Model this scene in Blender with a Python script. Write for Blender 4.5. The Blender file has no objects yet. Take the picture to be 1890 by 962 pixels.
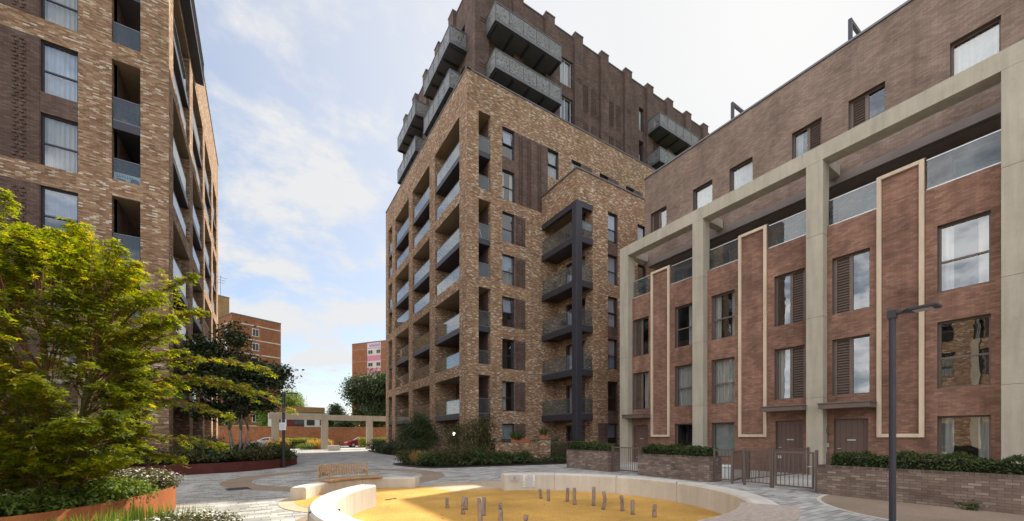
import bpy, math, random
import numpy as np
from math import sin, cos, pi, radians, sqrt, atan2, floor
from mathutils import Vector, Matrix
random.seed(7); NR = np.random.default_rng(7)
S = bpy.context.scene
COL = S.collection
# ------------------------------------------------------------------ camera, sky, sun, exposure
CAM_A = radians(32.2)
cam = bpy.data.objects.new('camera', bpy.data.cameras.new('camera')); COL.objects.link(cam)
cam.location = (0, 0, 1.6); cam.rotation_euler = (radians(90), 0, -CAM_A)
cam.data.sensor_width = 36; cam.data.lens = 734/1890*36; cam.data.shift_y = 0.1714; cam.data.shift_x = 0.0
cam.data.clip_end = 3000; cam.data.clip_start = 0.05
S.camera = cam
SUN_EL, SUN_AZ = radians(43.2), atan2(.9265, .376)       # azimuth from +Y towards +X
sd = Vector((sin(SUN_AZ)*cos(SUN_EL), cos(SUN_AZ)*cos(SUN_EL), sin(SUN_EL)))
sun = bpy.data.objects.new('sun', bpy.data.lights.new('sun', 'SUN')); COL.objects.link(sun)
sun.data.energy = 3.5; sun.data.angle = radians(.55); sun.data.color = (1, .93, .80)
sun.rotation_euler = sd.to_track_quat('Z', 'Y').to_euler(); sun.location = sd*100
S.view_settings.view_transform = 'Standard'; S.view_settings.look = 'None'
S.view_settings.exposure = 1.08; S.view_settings.gamma = 1
S.render.engine = 'CYCLES'
S.cycles.use_denoising = True
S.cycles.max_bounces = 8; S.cycles.diffuse_bounces = 5; S.cycles.transparent_max_bounces = 24; S.cycles.glossy_bounces = 4
S.cycles.caustics_reflective = False; S.cycles.caustics_refractive = False
S.cycles.sample_clamp_indirect = 6
W = bpy.data.worlds.new('World'); S.world = W; W.use_nodes = True
def _world():
    nt = W.node_tree; N = nt.nodes; L = nt.links
    bg = N['Background']
    sky = N.new('ShaderNodeTexSky'); sky.sky_type = 'NISHITA'; sky.sun_disc = False
    sky.sun_elevation = SUN_EL; sky.sun_rotation = SUN_AZ; sky.air_density = 1.0; sky.dust_density = 1.2; sky.ozone_density = 1.3
    tc = N.new('ShaderNodeTexCoord')
    sp = N.new('ShaderNodeSeparateXYZ'); L.new(tc.outputs['Generated'], sp.inputs[0])
    def m(op, a, b=None, c=None):
        n = N.new('ShaderNodeMath'); n.operation = op
        for i, x in enumerate((a, b, c)):
            if x is None: continue
            if isinstance(x, (int, float)): n.inputs[i].default_value = x
            else: L.new(x, n.inputs[i])
        return n.outputs[0]
    z = m('ADD', m('MAXIMUM', sp.outputs[2], 0.0), .22)
    cb = N.new('ShaderNodeCombineXYZ')
    L.new(m('DIVIDE', sp.outputs[0], z), cb.inputs[0]); L.new(m('DIVIDE', sp.outputs[1], z), cb.inputs[1])
    no = N.new('ShaderNodeTexNoise'); no.inputs['Scale'].default_value = 2.3; no.inputs['Detail'].default_value = 9
    no.inputs['Roughness'].default_value = .62; no.inputs['Distortion'].default_value = .15
    L.new(cb.outputs[0], no.inputs['Vector'])
    n2 = N.new('ShaderNodeTexNoise'); n2.inputs['Scale'].default_value = .7; n2.inputs['Detail'].default_value = 3
    L.new(cb.outputs[0], n2.inputs['Vector'])
    # thin high cloud everywhere, thicker towards the sun
    dp = N.new('ShaderNodeVectorMath'); dp.operation = 'DOT_PRODUCT'
    L.new(tc.outputs['Generated'], dp.inputs[0]); dp.inputs[1].default_value = tuple(sd)
    veil = m('MULTIPLY', m('POWER', m('MAXIMUM', dp.outputs['Value'], 0.0), 2.4), .90)
    s = m('ADD', m('MULTIPLY', m('ADD', no.outputs[0], m('MULTIPLY', n2.outputs[0], .6)), 1.0), m('MULTIPLY', veil, -.08))
    rp = N.new('ShaderNodeMapRange'); rp.inputs[1].default_value = .70; rp.inputs[2].default_value = .92
    rp.inputs[3].default_value = 0.0; rp.inputs[4].default_value = .85; rp.interpolation_type = 'SMOOTHSTEP'; L.new(s, rp.inputs[0])
    f = m('MINIMUM', m('ADD', m('ADD', rp.outputs[0], veil), .14), .97)
    mx = N.new('ShaderNodeMix'); mx.data_type = 'RGBA'
    L.new(f, mx.inputs[0]); L.new(sky.outputs[0], mx.inputs[6])
    # sky opposite the sun, out of view, boosted as added fill for shaded facades
    d2 = N.new('ShaderNodeVectorMath'); d2.operation = 'DOT_PRODUCT'; L.new(tc.outputs['Generated'], d2.inputs[0]); d2.inputs[1].default_value = (-.9265, -.376, 0)
    fl = N.new('ShaderNodeMapRange'); fl.interpolation_type = 'SMOOTHSTEP'; L.new(d2.outputs['Value'], fl.inputs[0]); fl.inputs[1].default_value = -.15; fl.inputs[2].default_value = .75; fl.inputs[3].default_value = 1.0; fl.inputs[4].default_value = 3.7
    cl = N.new('ShaderNodeVectorMath'); cl.operation = 'SCALE'; cl.inputs[0].default_value = (3.95, 3.98, 4.0); L.new(m('ADD', fl.outputs[0], m('MULTIPLY', veil, .06)), cl.inputs['Scale']); L.new(cl.outputs[0], mx.inputs[7])
    L.new(mx.outputs[2], bg.inputs[0]); bg.inputs[1].default_value = .10
_world()
# ------------------------------------------------------------------ bookkeeping
def tag(o, label=None, cat=None, group=None, kind=None):
    if label: o['label'] = label
    if cat: o['category'] = cat
    if group: o['group'] = group
    if kind: o['kind'] = kind
    return o
def empty(name, loc=(0, 0, 0), rz=0, label=None, cat=None, group=None, parent=None):
    o = bpy.data.objects.new(name, None); COL.objects.link(o); o.location = loc; o.rotation_euler = (0, 0, rz)
    o.empty_display_size = .2
    if parent: o.parent = parent
    return tag(o, label, cat, group)
def copy_tree(o, parent=None):
    c = o.copy(); COL.objects.link(c); c.parent = parent
    for ch in o.children: copy_tree(ch, c)
    return c
# ------------------------------------------------------------------ mesh builder
class MB:
    def __init__(s): s.v = []; s.f = []; s.m = []
    def quad(s, a, b, c, d, m=0):
        i = len(s.v); s.v += [tuple(a), tuple(b), tuple(c), tuple(d)]; s.f.append((i, i+1, i+2, i+3)); s.m.append(m)
    def poly(s, pts, m=0):
        i = len(s.v); s.v += [tuple(p) for p in pts]; s.f.append(tuple(range(i, i+len(pts)))); s.m.append(m)
    def box(s, x0, x1, y0, y1, z0, z1, m=0, T=None):
        p = [(x, y, z) for z in (z0, z1) for y in (y0, y1) for x in (x0, x1)]
        if T is not None: p = [tuple(T @ Vector(q)) for q in p]
        i = len(s.v); s.v += p
        for q in ((0, 2, 3, 1), (4, 5, 7, 6), (0, 1, 5, 4), (2, 6, 7, 3), (0, 4, 6, 2), (1, 3, 7, 5)):
            s.f.append(tuple(i+k for k in q)); s.m.append(m)
        return s
    def tube(s, pts, rad, n=8, m=0, cap=True):
        pts = [Vector(p) for p in pts]; k = len(pts)
        if not isinstance(rad, (list, tuple)): rad = [rad]*k
        i0 = len(s.v)
        for j, p in enumerate(pts):
            d = (pts[min(j+1, k-1)]-pts[max(j-1, 0)])
            d = d.normalized() if d.length > 1e-9 else Vector((0, 0, 1))
            a = d.cross(Vector((0, 0, 1)))
            if a.length < .1: a = d.cross(Vector((0, 1, 0)))
            a.normalize(); b = d.cross(a)
            for q in range(n):
                t = 2*pi*q/n; s.v.append(tuple(p+a*cos(t)*rad[j]+b*sin(t)*rad[j]))
        for j in range(k-1):
            for q in range(n):
                r = (q+1) % n
                s.f.append((i0+j*n+q, i0+j*n+r, i0+(j+1)*n+r, i0+(j+1)*n+q)); s.m.append(m)
        if cap:
            s.f.append(tuple(i0+q for q in range(n))[::-1]); s.m.append(m)
            s.f.append(tuple(i0+(k-1)*n+q for q in range(n))); s.m.append(m)
        return s
    def prism(s, poly, z0, z1, m=0, mtop=None):
        n = len(poly); i = len(s.v)
        s.v += [(x, y, z0) for x, y in poly]+[(x, y, z1) for x, y in poly]
        for k in range(n):
            s.f.append((i+k, i+(k+1) % n, i+n+(k+1) % n, i+n+k)); s.m.append(m)
        s.f.append(tuple(i+n+k for k in range(n))); s.m.append(m if mtop is None else mtop)
        s.f.append(tuple(i+k for k in reversed(range(n)))); s.m.append(m)
    def mesh(s, name, mats, smooth=False, bevel=0):
        me = bpy.data.meshes.new(name); me.from_pydata(s.v, [], s.f)
        for m in mats: me.materials.append(m)
        me.polygons.foreach_set('material_index', s.m)
        if smooth: me.polygons.foreach_set('use_smooth', [True]*len(s.f))
        me.update()
        uv = me.uv_layers.new(name='UVMap')
        nv = len(me.loops); li = np.empty(nv, int); me.loops.foreach_get('vertex_index', li)
        co = np.array(s.v, float)[li]
        pn = np.empty(len(s.f)*3); me.polygons.foreach_get('normal', pn); pn = np.abs(pn.reshape(-1, 3))
        cnt = np.array([len(f) for f in s.f]); ln = np.repeat(pn, cnt, axis=0)
        ax = np.where(ln[:, 2] > .75, 2, np.where(ln[:, 0] > ln[:, 1], 0, 1))
        U = np.where(ax == 0, co[:, 1], co[:, 0]); V = np.where(ax == 2, co[:, 1], co[:, 2])
        uv.data.foreach_set('uv', np.stack([U, V], 1).astype(np.float32).ravel())
        return me
    def build(s, name, mats, parent=None, smooth=False, bevel=0, loc=None, rz=0, segs=2):
        if not isinstance(mats, (list, tuple)): mats = [mats]
        o = bpy.data.objects.new(name, s.mesh(name, mats, smooth)); COL.objects.link(o)
        if parent: o.parent = parent
        if loc is not None: o.location = loc
        o.rotation_euler = (0, 0, rz)
        if bevel:
            b = o.modifiers.new('b', 'BEVEL'); b.width = bevel; b.segments = segs; b.limit_method = 'ANGLE'
        return o
def inst(me, name, parent, loc=(0, 0, 0), rz=0):
    o = bpy.data.objects.new(name, me); COL.objects.link(o); o.parent = parent; o.location = loc; o.rotation_euler = (0, 0, rz); return o
def np_mesh(name, V, F, mats, smooth=False):
    me = bpy.data.meshes.new(name); V = np.ascontiguousarray(V, np.float32); F = np.ascontiguousarray(F, np.int32)
    k = F.shape[1]; me.vertices.add(len(V)); me.vertices.foreach_set('co', V.ravel())
    me.loops.add(F.size); me.loops.foreach_set('vertex_index', F.ravel())
    me.polygons.add(len(F)); me.polygons.foreach_set('loop_start', np.arange(0, F.size, k, dtype=np.int32))
    me.polygons.foreach_set('loop_total', np.full(len(F), k, dtype=np.int32))
    for m in mats: me.materials.append(m)
    me.update(calc_edges=True); me.validate(); return me
# ------------------------------------------------------------------ materials
class NT:
    def __init__(s, name):
        s.m = bpy.data.materials.new(name); s.m.use_nodes = True; s.t = s.m.node_tree; s.N = s.t.nodes; s.L = s.t.links
        s.p = s.N['Principled BSDF']; s.out = s.N['Material Output']
    def n(s, t, **k):
        x = s.N.new(t)
        for a, b in k.items(): setattr(x, a, b)
        return x
    def put(s, sock, v):
        if isinstance(v, bpy.types.NodeSocket): s.L.new(v, sock)
        elif isinstance(v, (tuple, list)) and len(v) == 3 and sock.type == 'RGBA': sock.default_value = (*v, 1)
        else: sock.default_value = v
    def math(s, op, *a):
        x = s.n('ShaderNodeMath', operation=op)
        for i, v in enumerate(a): s.put(x.inputs[i], v)
        return x.outputs[0]
    def mix(s, f, a, b, mode='MIX'):
        x = s.n('ShaderNodeMix', data_type='RGBA', blend_type=mode); s.put(x.inputs[0], f); s.put(x.inputs[6], a); s.put(x.inputs[7], b); return x.outputs[2]
    def noise(s, scale, detail=4, vec=None, rough=.55, dist=0):
        x = s.n('ShaderNodeTexNoise'); x.inputs['Scale'].default_value = scale; x.inputs['Detail'].default_value = detail
        x.inputs['Roughness'].default_value = rough; x.inputs['Distortion'].default_value = dist
        s.L.new(vec if vec is not None else s.obj(), x.inputs['Vector']); return x.outputs[0]
    def obj(s):
        if not hasattr(s, '_o'): s._o = s.n('ShaderNodeNewGeometry').outputs['Position']
        return s._o
    def rng(s, v, a, b, c=0, d=1):
        x = s.n('ShaderNodeMapRange'); s.put(x.inputs[0], v)
        for i, q in enumerate((a, b, c, d)): x.inputs[i+1].default_value = q
        return x.outputs[0]
    def ramp(s, v, stops, const=False):
        x = s.n('ShaderNodeValToRGB'); s.put(x.inputs[0], v); r = x.color_ramp
        if const: r.interpolation = 'CONSTANT'
        while len(r.elements) < len(stops): r.elements.new(.5)
        for e, (p, c) in zip(r.elements, stops): e.position = p; e.color = (*c, 1)
        return x.outputs[0]
    def bump(s, h, strength=.4, dist=.01):
        x = s.n('ShaderNodeBump'); x.inputs['Strength'].default_value = strength; x.inputs['Distance'].default_value = dist
        s.L.new(h, x.inputs['Height']); s.L.new(x.outputs[0], s.p.inputs['Normal'])
    def vscale(s, sc):
        x = s.n('ShaderNodeMapping'); x.inputs['Scale'].default_value = sc; s.L.new(s.obj(), x.inputs[0]); return x.outputs[0]
def brick(name, stops, mortar, bw=.205, bh=.064, ms=.010, rough=.9, patch=.25, stain=.25, shiftn=.0, streak=.0, bumps=.5, soft=1.0):
    t = NT(name); uv = t.n('ShaderNodeUVMap'); sp = t.n('ShaderNodeSeparateXYZ'); t.L.new(uv.outputs[0], sp.inputs[0])
    u, v = sp.outputs[0], sp.outputs[1]
    vv = t.math('DIVIDE', v, bh); row = t.math('FLOOR', vv)
    rs = t.n('ShaderNodeTexWhiteNoise', noise_dimensions='1D'); t.L.new(row, rs.inputs['W'])
    sh = t.math('ADD', t.math('MULTIPLY', t.math('MODULO', row, 2.0), .5), t.math('MULTIPLY', rs.outputs['Value'], shiftn))
    uu = t.math('ADD', t.math('DIVIDE', u, bw), sh); colx = t.math('FLOOR', uu)
    cb = t.n('ShaderNodeCombineXYZ'); t.L.new(colx, cb.inputs[0]); t.L.new(row, cb.inputs[1])
    wn = t.n('ShaderNodeTexWhiteNoise', noise_dimensions='2D'); t.L.new(cb.outputs[0], wn.inputs['Vector'])
    big = t.noise(.35, 4); med = t.noise(2.2, 3, vec=t.vscale((1, 1, 2.2)))
    val = t.math('ADD', wn.outputs['Value'], t.math('MULTIPLY', t.math('SUBTRACT', med, .5), patch*2))
    val = t.math('ADD', val, t.math('MULTIPLY', t.math('SUBTRACT', big, .5), patch*1.6))
    c = t.ramp(val, stops)
    fu = t.math('FRACT', uu); fv = t.math('FRACT', vv)
    mk = t.math('MAXIMUM', t.math('LESS_THAN', fu, ms/bw), t.math('LESS_THAN', fv, ms/bh))
    c = t.mix(t.math('MULTIPLY', mk, soft), c, mortar)
    st = t.rng(t.noise(.8, 6, rough=.6, dist=.3), .35, .7, 1-stain, 1+stain*.5)
    run = t.rng(t.noise(1.6, 5, vec=t.vscale((1.3, 1.3, .10)), rough=.6), .3, .72, 1+stain*.25, 1-stain*.8)
    st = t.math('MULTIPLY', st, run)
    cc = t.n('ShaderNodeCombineXYZ')
    for i in range(3): t.L.new(st, cc.inputs[i])
    c = t.mix(1.0, c, cc.outputs[0], 'MULTIPLY')
    t.put(t.p.inputs['Base Color'], c); t.p.inputs['Roughness'].default_value = rough; t.p.inputs['Specular IOR Level'].default_value = .25
    t.bump(t.math('ADD', t.math('MULTIPLY', t.math('SUBTRACT', 1.0, mk), 1.0), t.math('MULTIPLY', wn.outputs['Value'], .5)), bumps, .012)
    return t.m
def flat(name, c, rough=.6, metal=0, var=.12, scale=3, spec=.4, bump=0, stretch=None):
    t = NT(name); v = t.vscale(stretch) if stretch else None
    nz = t.noise(scale, 5, vec=v, rough=.6)
    k = t.rng(nz, .3, .7, 1-var, 1+var); cc = t.n('ShaderNodeCombineXYZ')
    for i in range(3): t.L.new(k, cc.inputs[i])
    t.put(t.p.inputs['Base Color'], t.mix(1.0, c, cc.outputs[0], 'MULTIPLY'))
    t.put(t.p.inputs['Roughness'], t.rng(t.noise(scale*3, 3), .3, .7, max(rough-.08, .03), min(rough+.08, 1)))
    t.p.inputs['Metallic'].default_value = metal; t.p.inputs['Specular IOR Level'].default_value = spec
    if bump: t.bump(t.noise(scale*12, 4), bump, .01)
    return t.m
def glassy(name, tint, base, top, pw=3.0, rough=.0, body=None, bodyf=0, wob=.12):
    """clear pane: mirror by angle, otherwise see-through with a tint; optional solid body share"""
    t = NT(name); t.N.remove(t.p)
    lw = t.n('ShaderNodeLayerWeight'); lw.inputs['Blend'].default_value = .5
    f = t.math('ADD', t.math('MULTIPLY', t.math('POWER', lw.outputs['Facing'], pw), top), base)
    tr = t.n('ShaderNodeBsdfTransparent'); tr.inputs[0].default_value = (*tint, 1)
    gl = t.n('ShaderNodeBsdfGlossy'); gl.inputs['Roughness'].default_value = rough
    wv = t.noise(1.6, 2); b = t.n('ShaderNodeBump'); b.inputs['Strength'].default_value = wob; b.inputs['Distance'].default_value = .012
    t.L.new(wv, b.inputs['Height']); t.L.new(b.outputs[0], gl.inputs['Normal'])
    inner = tr.outputs[0]
    if body:
        df = t.n('ShaderNodeBsdfDiffuse'); df.inputs[0].default_value = (*body, 1)
        mm = t.n('ShaderNodeMixShader'); mm.inputs[0].default_value = bodyf; t.L.new(inner, mm.inputs[1]); t.L.new(df.outputs[0], mm.inputs[2]); inner = mm.outputs[0]
    ms = t.n('ShaderNodeMixShader'); t.L.new(f, ms.inputs[0]); t.L.new(inner, ms.inputs[1]); t.L.new(gl.outputs[0], ms.inputs[2])
    t.L.new(ms.outputs[0], t.out.inputs[0]); return t.m
def leafmat(name, stops, trans=.45, rough=.45, spec=.35, tcol=None):
    t = NT(name); g = t.n('ShaderNodeNewGeometry'); r = g.outputs['Random Per Island']
    v = t.math('ADD', r, t.math('MULTIPLY', t.math('SUBTRACT', t.noise(1.3, 2), .5), .7))
    c = t.ramp(v, stops); t.put(t.p.inputs['Base Color'], c); t.p.inputs['Roughness'].default_value = rough; t.p.inputs['Specular IOR Level'].default_value = spec
    tl = t.n('ShaderNodeBsdfTranslucent'); t.put(tl.inputs[0], t.mix(1.0, c, tcol or (1.6, 1.5, .6), 'MULTIPLY'))
    ms = t.n('ShaderNodeMixShader'); ms.inputs[0].default_value = trans; t.L.new(t.p.outputs[0], ms.inputs[1]); t.L.new(tl.outputs[0], ms.inputs[2]); t.L.new(ms.outputs[0], t.out.inputs[0])
    return t.m
M = {}
M['brick_mix'] = brick('mottled_brick', [(0, (.215, .112, .068)), (.25, (.30, .165, .096)), (.5, (.37, .218, .130)), (.74, (.44, .275, .172)), (.84, (.50, .345, .215)), (.94, (.62, .50, .37)), (1, (.74, .65, .54))], (.30, .215, .14), patch=.13, stain=.18, ms=.012)
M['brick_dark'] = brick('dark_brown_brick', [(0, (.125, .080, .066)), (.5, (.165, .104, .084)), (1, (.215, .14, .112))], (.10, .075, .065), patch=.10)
M['brick_house'] = brick('red_brown_brick', [(0, (.24, .130, .092)), (.35, (.300, .155, .106)), (.7, (.345, .180, .122)), (1, (.39, .218, .152))], (.20, .14, .108), patch=.20, stain=.35, ms=.010)
M['brick_house_up'] = brick('brown_brick', [(0, (.245, .17, .13)), (.5, (.30, .208, .16)), (1, (.36, .255, .20))], (.21, .155, .125), patch=.10, ms=.010)
M['brick_planter'] = brick('grey_brown_brick', [(0, (.20, .142, .112)), (.5, (.26, .19, .15)), (.85, (.31, .235, .19)), (1, (.40, .32, .265))], (.14, .11, .09), patch=.10, ms=.010)
M['brick_far'] = brick('orange_red_brick', [(0, (.24, .085, .038)), (.4, (.32, .12, .052)), (.75, (.40, .165, .075))], (.30, .17, .10), patch=.2, stain=.15)
M['brick_far2'] = brick('tan_brick', [(0, (.30, .17, .07)), (.4, (.36, .21, .09)), (.75, (.42, .26, .12))], (.33, .22, .12), patch=.2, stain=.15)
M['paving'] = brick('block_paving', [(0, (.30, .293, .275)), (.3, (.405, .392, .365)), (.6, (.50, .482, .445)), (1, (.60, .575, .53))], (.15, .14, .13), bw=.40, bh=.16, ms=.012, patch=.10, stain=.18, shiftn=.35, bumps=.3)
M['plank_gap'] = None
def concrete(name, c, lines=True):
    t = NT(name); a = t.noise(.9, 8, rough=.65); b = t.noise(14, 4); s = t.noise(2.0, 5, vec=t.vscale((2.5, 2.5, .25)))
    k = t.math('ADD', t.math('MULTIPLY', t.math('SUBTRACT', a, .5), .5), t.math('ADD', t.math('MULTIPLY', t.math('SUBTRACT', b, .5), .14), t.math('MULTIPLY', t.math('SUBTRACT', s, .5), .55)))
    k = t.math('ADD', k, 1.0); cc = t.n('ShaderNodeCombineXYZ')
    for i in range(3): t.L.new(k, cc.inputs[i])
    t.put(t.p.inputs['Base Color'], t.mix(1.0, c, cc.outputs[0], 'MULTIPLY')); t.p.inputs['Roughness'].default_value = .85; t.p.inputs['Specular IOR Level'].default_value = .25
    t.bump(t.math('ADD', b, a), .15, .01); return t.m
M['concrete'] = concrete('cast_concrete', (.44, .388, .305))
M['concrete_pale'] = concrete('pale_concrete', (.60, .56, .49))
M['precast'] = concrete('cream_stone', (.62, .49, .36))
M['metal'] = flat('dark_painted_metal', (.055, .052, .064), .45, .3, .1, 2)
M['metal_brown'] = flat('brown_painted_metal', (.16, .115, .095), .5, .1, .1, 2)
M['metal_grey'] = flat('grey_metal', (.17, .17, .18), .5, .5, .1, 2)
M['metal_pale'] = flat('pale_metal', (.55, .55, .55), .4, .5, .08, 2)
M['coping'] = flat('lead_grey_coping', (.16, .16, .17), .5, .4, .1, 3)
M['soffit'] = flat('dark_soffit_panel', (.23, .19, .175), .6, 0, .1, 1)
M['soffit_warm'] = flat('timber_soffit', (.27, .20, .13), .7, 0, .1, 1)
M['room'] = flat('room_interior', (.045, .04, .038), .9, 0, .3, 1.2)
M['door'] = flat('grey_brown_door', (.135, .082, .066), .45, 0, .06, 2)
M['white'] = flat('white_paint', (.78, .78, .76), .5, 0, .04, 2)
M['curtain'] = flat('pale_curtain', (.62, .58, .52), .9, 0, .15, 4, .1, 0, (6, 6, .3))
M['curtain_blue'] = flat('blue_white_curtain', (.50, .56, .68), .9, 0, .12, 4, .1, 0, (6, 6, .3))
M['curtain_grey'] = flat('grey_blind', (.46, .47, .44), .9, 0, .12, 4)
M['glass'] = glassy('window_glass', (.80, .84, .86), .20, .70, 2.6, wob=.10)
M['glass_rail'] = glassy('balustrade_glass', (.78, .84, .86), .055, .72, 2.6, 0, (.55, .62, .68), .035, wob=.0)
M['timber'] = flat('oak_slat', (.46, .30, .17), .6, 0, .3, 3, .3, .1, (5, 5, 5))
M['timber_grey'] = flat('weathered_slat', (.50, .42, .36), .8, 0, .25, 3, .2, .1, (5, 5, 5))
M['log'] = flat('weathered_log', (.33, .265, .225), .9, 0, .35, 6, .15, .5, (4, 4, .7))
M['log_end'] = flat('cut_log_end', (.22, .17, .14), .9, 0, .3, 12)
def speck(name, c1, c2, sc=60, rough=.9, var=.15, bmp=.3):
    t = NT(name); a = t.noise(sc, 3, rough=.7); b = t.noise(.7, 5)
    c = t.mix(t.rng(a, .35, .65), c1, c2); k = t.rng(b, .3, .7, 1-var, 1+var); cc = t.n('ShaderNodeCombineXYZ')
    for i in range(3): t.L.new(k, cc.inputs[i])
    t.put(t.p.inputs['Base Color'], t.mix(1.0, c, cc.outputs[0], 'MULTIPLY')); t.p.inputs['Roughness'].default_value = rough; t.p.inputs['Specular IOR Level'].default_value = .2
    t.bump(a, bmp, .01); return t.m
M['yellow'] = speck('yellow_rubber', (.47, .25, .055), (.66, .39, .11), 38, var=.26)
M['resin'] = speck('brown_resin_gravel', (.22, .155, .11), (.40, .31, .23), 70)
M['resin_tan'] = speck('tan_resin_gravel', (.40, .30, .20), (.60, .48, .34), 60)
M['asphalt'] = speck('asphalt', (.045, .045, .047), (.07, .07, .07), 50)
M['earth'] = speck('soil', (.04, .03, .022), (.08, .06, .045), 20)
M['slab'] = speck('pale_footway', (.42, .40, .37), (.52, .50, .46), 20)
M['grass_floor'] = speck('far_grass', (.05, .075, .025), (.08, .11, .04), 6)
def corten(name, a, b):
    t = NT(name); n1 = t.noise(1.5, 7, vec=t.vscale((1, 1, .6)), rough=.7); n2 = t.noise(25, 4)
    t.put(t.p.inputs['Base Color'], t.ramp(t.math('ADD', n1, t.math('MULTIPLY', t.math('SUBTRACT', n2, .5), .25)), [(.3, a), (.7, b)]))
    t.p.inputs['Roughness'].default_value = .75; t.p.inputs['Specular IOR Level'].default_value = .2; t.bump(n2, .2, .005); return t.m
M['corten'] = corten('orange_rusted_steel', (.21, .065, .025), (.42, .145, .055))
M['corten_dark'] = corten('dark_rusted_steel', (.085, .024, .020), (.15, .042, .034))
M['bark'] = flat('bark', (.13, .095, .06), .9, 0, .3, 8, .1, .5, (3, 3, 1))
M['bark_green'] = flat('green_brown_bark', (.15, .14, .06), .8, 0, .3, 8, .2, .3, (3, 3, 1))
M['bark_pale'] = flat('pale_bark', (.38, .34, .30), .8, 0, .3, 8, .2, .3)
M['terracotta'] = flat('terracotta', (.42, .14, .07), .8, 0, .12, 4)
M['leaf_maple'] = leafmat('maple_leaf', [(.0, (.050, .085, .010)), (.4, (.115, .155, .012)), (.7, (.185, .225, .014)), (.92, (.26, .27, .018)), (1, (.34, .28, .03))], .60, .4, .4, (2.2, 1.9, .3))
M['leaf_dark'] = leafmat('dark_leaf', [(.1, (.026, .042, .015)), (.5, (.048, .072, .026)), (.9, (.08, .11, .038))], .25)
M['leaf_mid'] = leafmat('mid_green_leaf', [(.1, (.030, .055, .015)), (.5, (.055, .090, .024)), (.9, (.10, .13, .035))], .35)
M['leaf_light'] = leafmat('light_green_leaf', [(.1, (.075, .13, .025)), (.5, (.13, .20, .035)), (.9, (.22, .27, .06))], .5)
M['leaf_lime'] = leafmat('lime_hedge_leaf', [(.1, (.13, .17, .02)), (.5, (.24, .28, .03)), (.9, (.34, .35, .05))], .4)
M['leaf_olive'] = leafmat('olive_leaf', [(.1, (.050, .055, .022)), (.5, (.085, .085, .030)), (.9, (.14, .12, .045))], .35)
M['leaf_gold'] = leafmat('dry_gold_grass', [(.1, (.30, .17, .05)), (.5, (.42, .27, .09)), (.9, (.55, .38, .16))], .4)
M['leaf_russet'] = leafmat('russet_grass', [(.1, (.10, .05, .03)), (.5, (.17, .09, .045)), (.9, (.24, .14, .06))], .35)
M['flower'] = leafmat('white_flower', [(.1, (.75, .73, .68)), (.9, (.85, .80, .72))], .2, .7, .2, (1, 1, 1))
# alpha-pierced decorative panel of the upper balconies
def pierced():
    t = NT('pierced_metal_panel'); t.p.inputs['Base Color'].default_value = (.26, .26, .25, 1); t.p.inputs['Roughness'].default_value = .45; t.p.inputs['Metallic'].default_value = .4
    v = t.n('ShaderNodeTexVoronoi', feature='DISTANCE_TO_EDGE'); v.inputs['Scale'].default_value = 4.2; t.L.new(t.obj(), v.inputs['Vector'])
    v2 = t.n('ShaderNodeTexVoronoi', feature='DISTANCE_TO_EDGE'); v2.inputs['Scale'].default_value = 11; t.L.new(t.obj(), v2.inputs['Vector'])
    a = t.math('MAXIMUM', t.math('LESS_THAN', v.outputs[0], .085), t.math('LESS_THAN', v2.outputs[0], .10))
    t.L.new(t.math('MAXIMUM', a, .06), t.p.inputs['Alpha']); return t.m
M['pierced'] = pierced()
# ------------------------------------------------------------------ windows (local: -Y faces out, origin bottom centre)
_wc = {}
def _frame_mesh(w, h, kind, mat, t=.06):
    k = ('f', round(w, 2), round(h, 2), kind, mat)
    if k in _wc: return _wc[k]
    b = MB(); a = w/2; d = .08
    b.box(-a, -a+t, 0, d, 0, h); b.box(a-t, a, 0, d, 0, h); b.box(-a+t, a-t, 0, d, 0, t); b.box(-a+t, a-t, 0, d, h-t, h)
    if kind == 'sash': b.box(-a+t, a-t, .004, d, h*.44, h*.44+t)
    if kind in ('louverL', 'louverR', 'half'): b.box(-t*.5, t*.5, .004, d, t, h-t)
    if kind == 'door':
        b.box(-t*.5, t*.5, .004, d, t, h-t); b.box(-a+t, a-t, .004, d, .0+t, .14)
    if kind == 'triple':
        b.box(-a*.36, -a*.36+t, .004, d, t, h-t); b.box(a*.4, a*.4+t, .004, d, t, h-t); b.box(a*.4+t, a-t, .006, d, h*.5, h*.5+t)
    b.box(-a-.02, a+.02, -.05, .0, -.03, .0)
    _wc[k] = b.mesh('window_frame', [M[mat]]); return _wc[k]
def _louver_mesh(w, h, kind, mat, t=.06):
    k = ('l', round(w, 2), round(h, 2), kind, mat)
    if k in _wc: return _wc[k]
    b = MB(); a = w/2; x0, x1 = (-a+t, -t*.5) if kind == 'louverL' else (t*.5, a-t)
    b.box(x0, x0+.05, .0, .05, t, h-t); b.box(x1-.05, x1, .0, .05, t, h-t)
    n = int((h-2*t)/.105)
    for i in range(n):
        z = t+(i+.5)*(h-2*t)/n; T = Matrix.Translation((0, .03, z)) @ Matrix.Rotation(radians(-30), 4, 'X')
        b.box(x0+.05, x1-.05, -.032, .032, -.009, .009, 0, T)
    b.box(x0+.05, x1-.05, .062, .075, t, h-t)
    _wc[k] = b.mesh('louvre', [M[mat]]); return _wc[k]
def _pane_mesh(w, h, kind, t=.06):
    k = ('p', round(w, 2), round(h, 2), kind)
    if k in _wc: return _wc[k]
    b = MB(); a = w/2
    x0, x1 = (0 if kind == 'louverL' else -a+t), (0 if kind == 'louverR' else a-t)
    b.quad((x0, .045, t), (x1, .045, t), (x1, .045, h-t), (x0, .045, h-t))
    _wc[k] = b.mesh('pane', [M['glass']]); return _wc[k]
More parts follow.
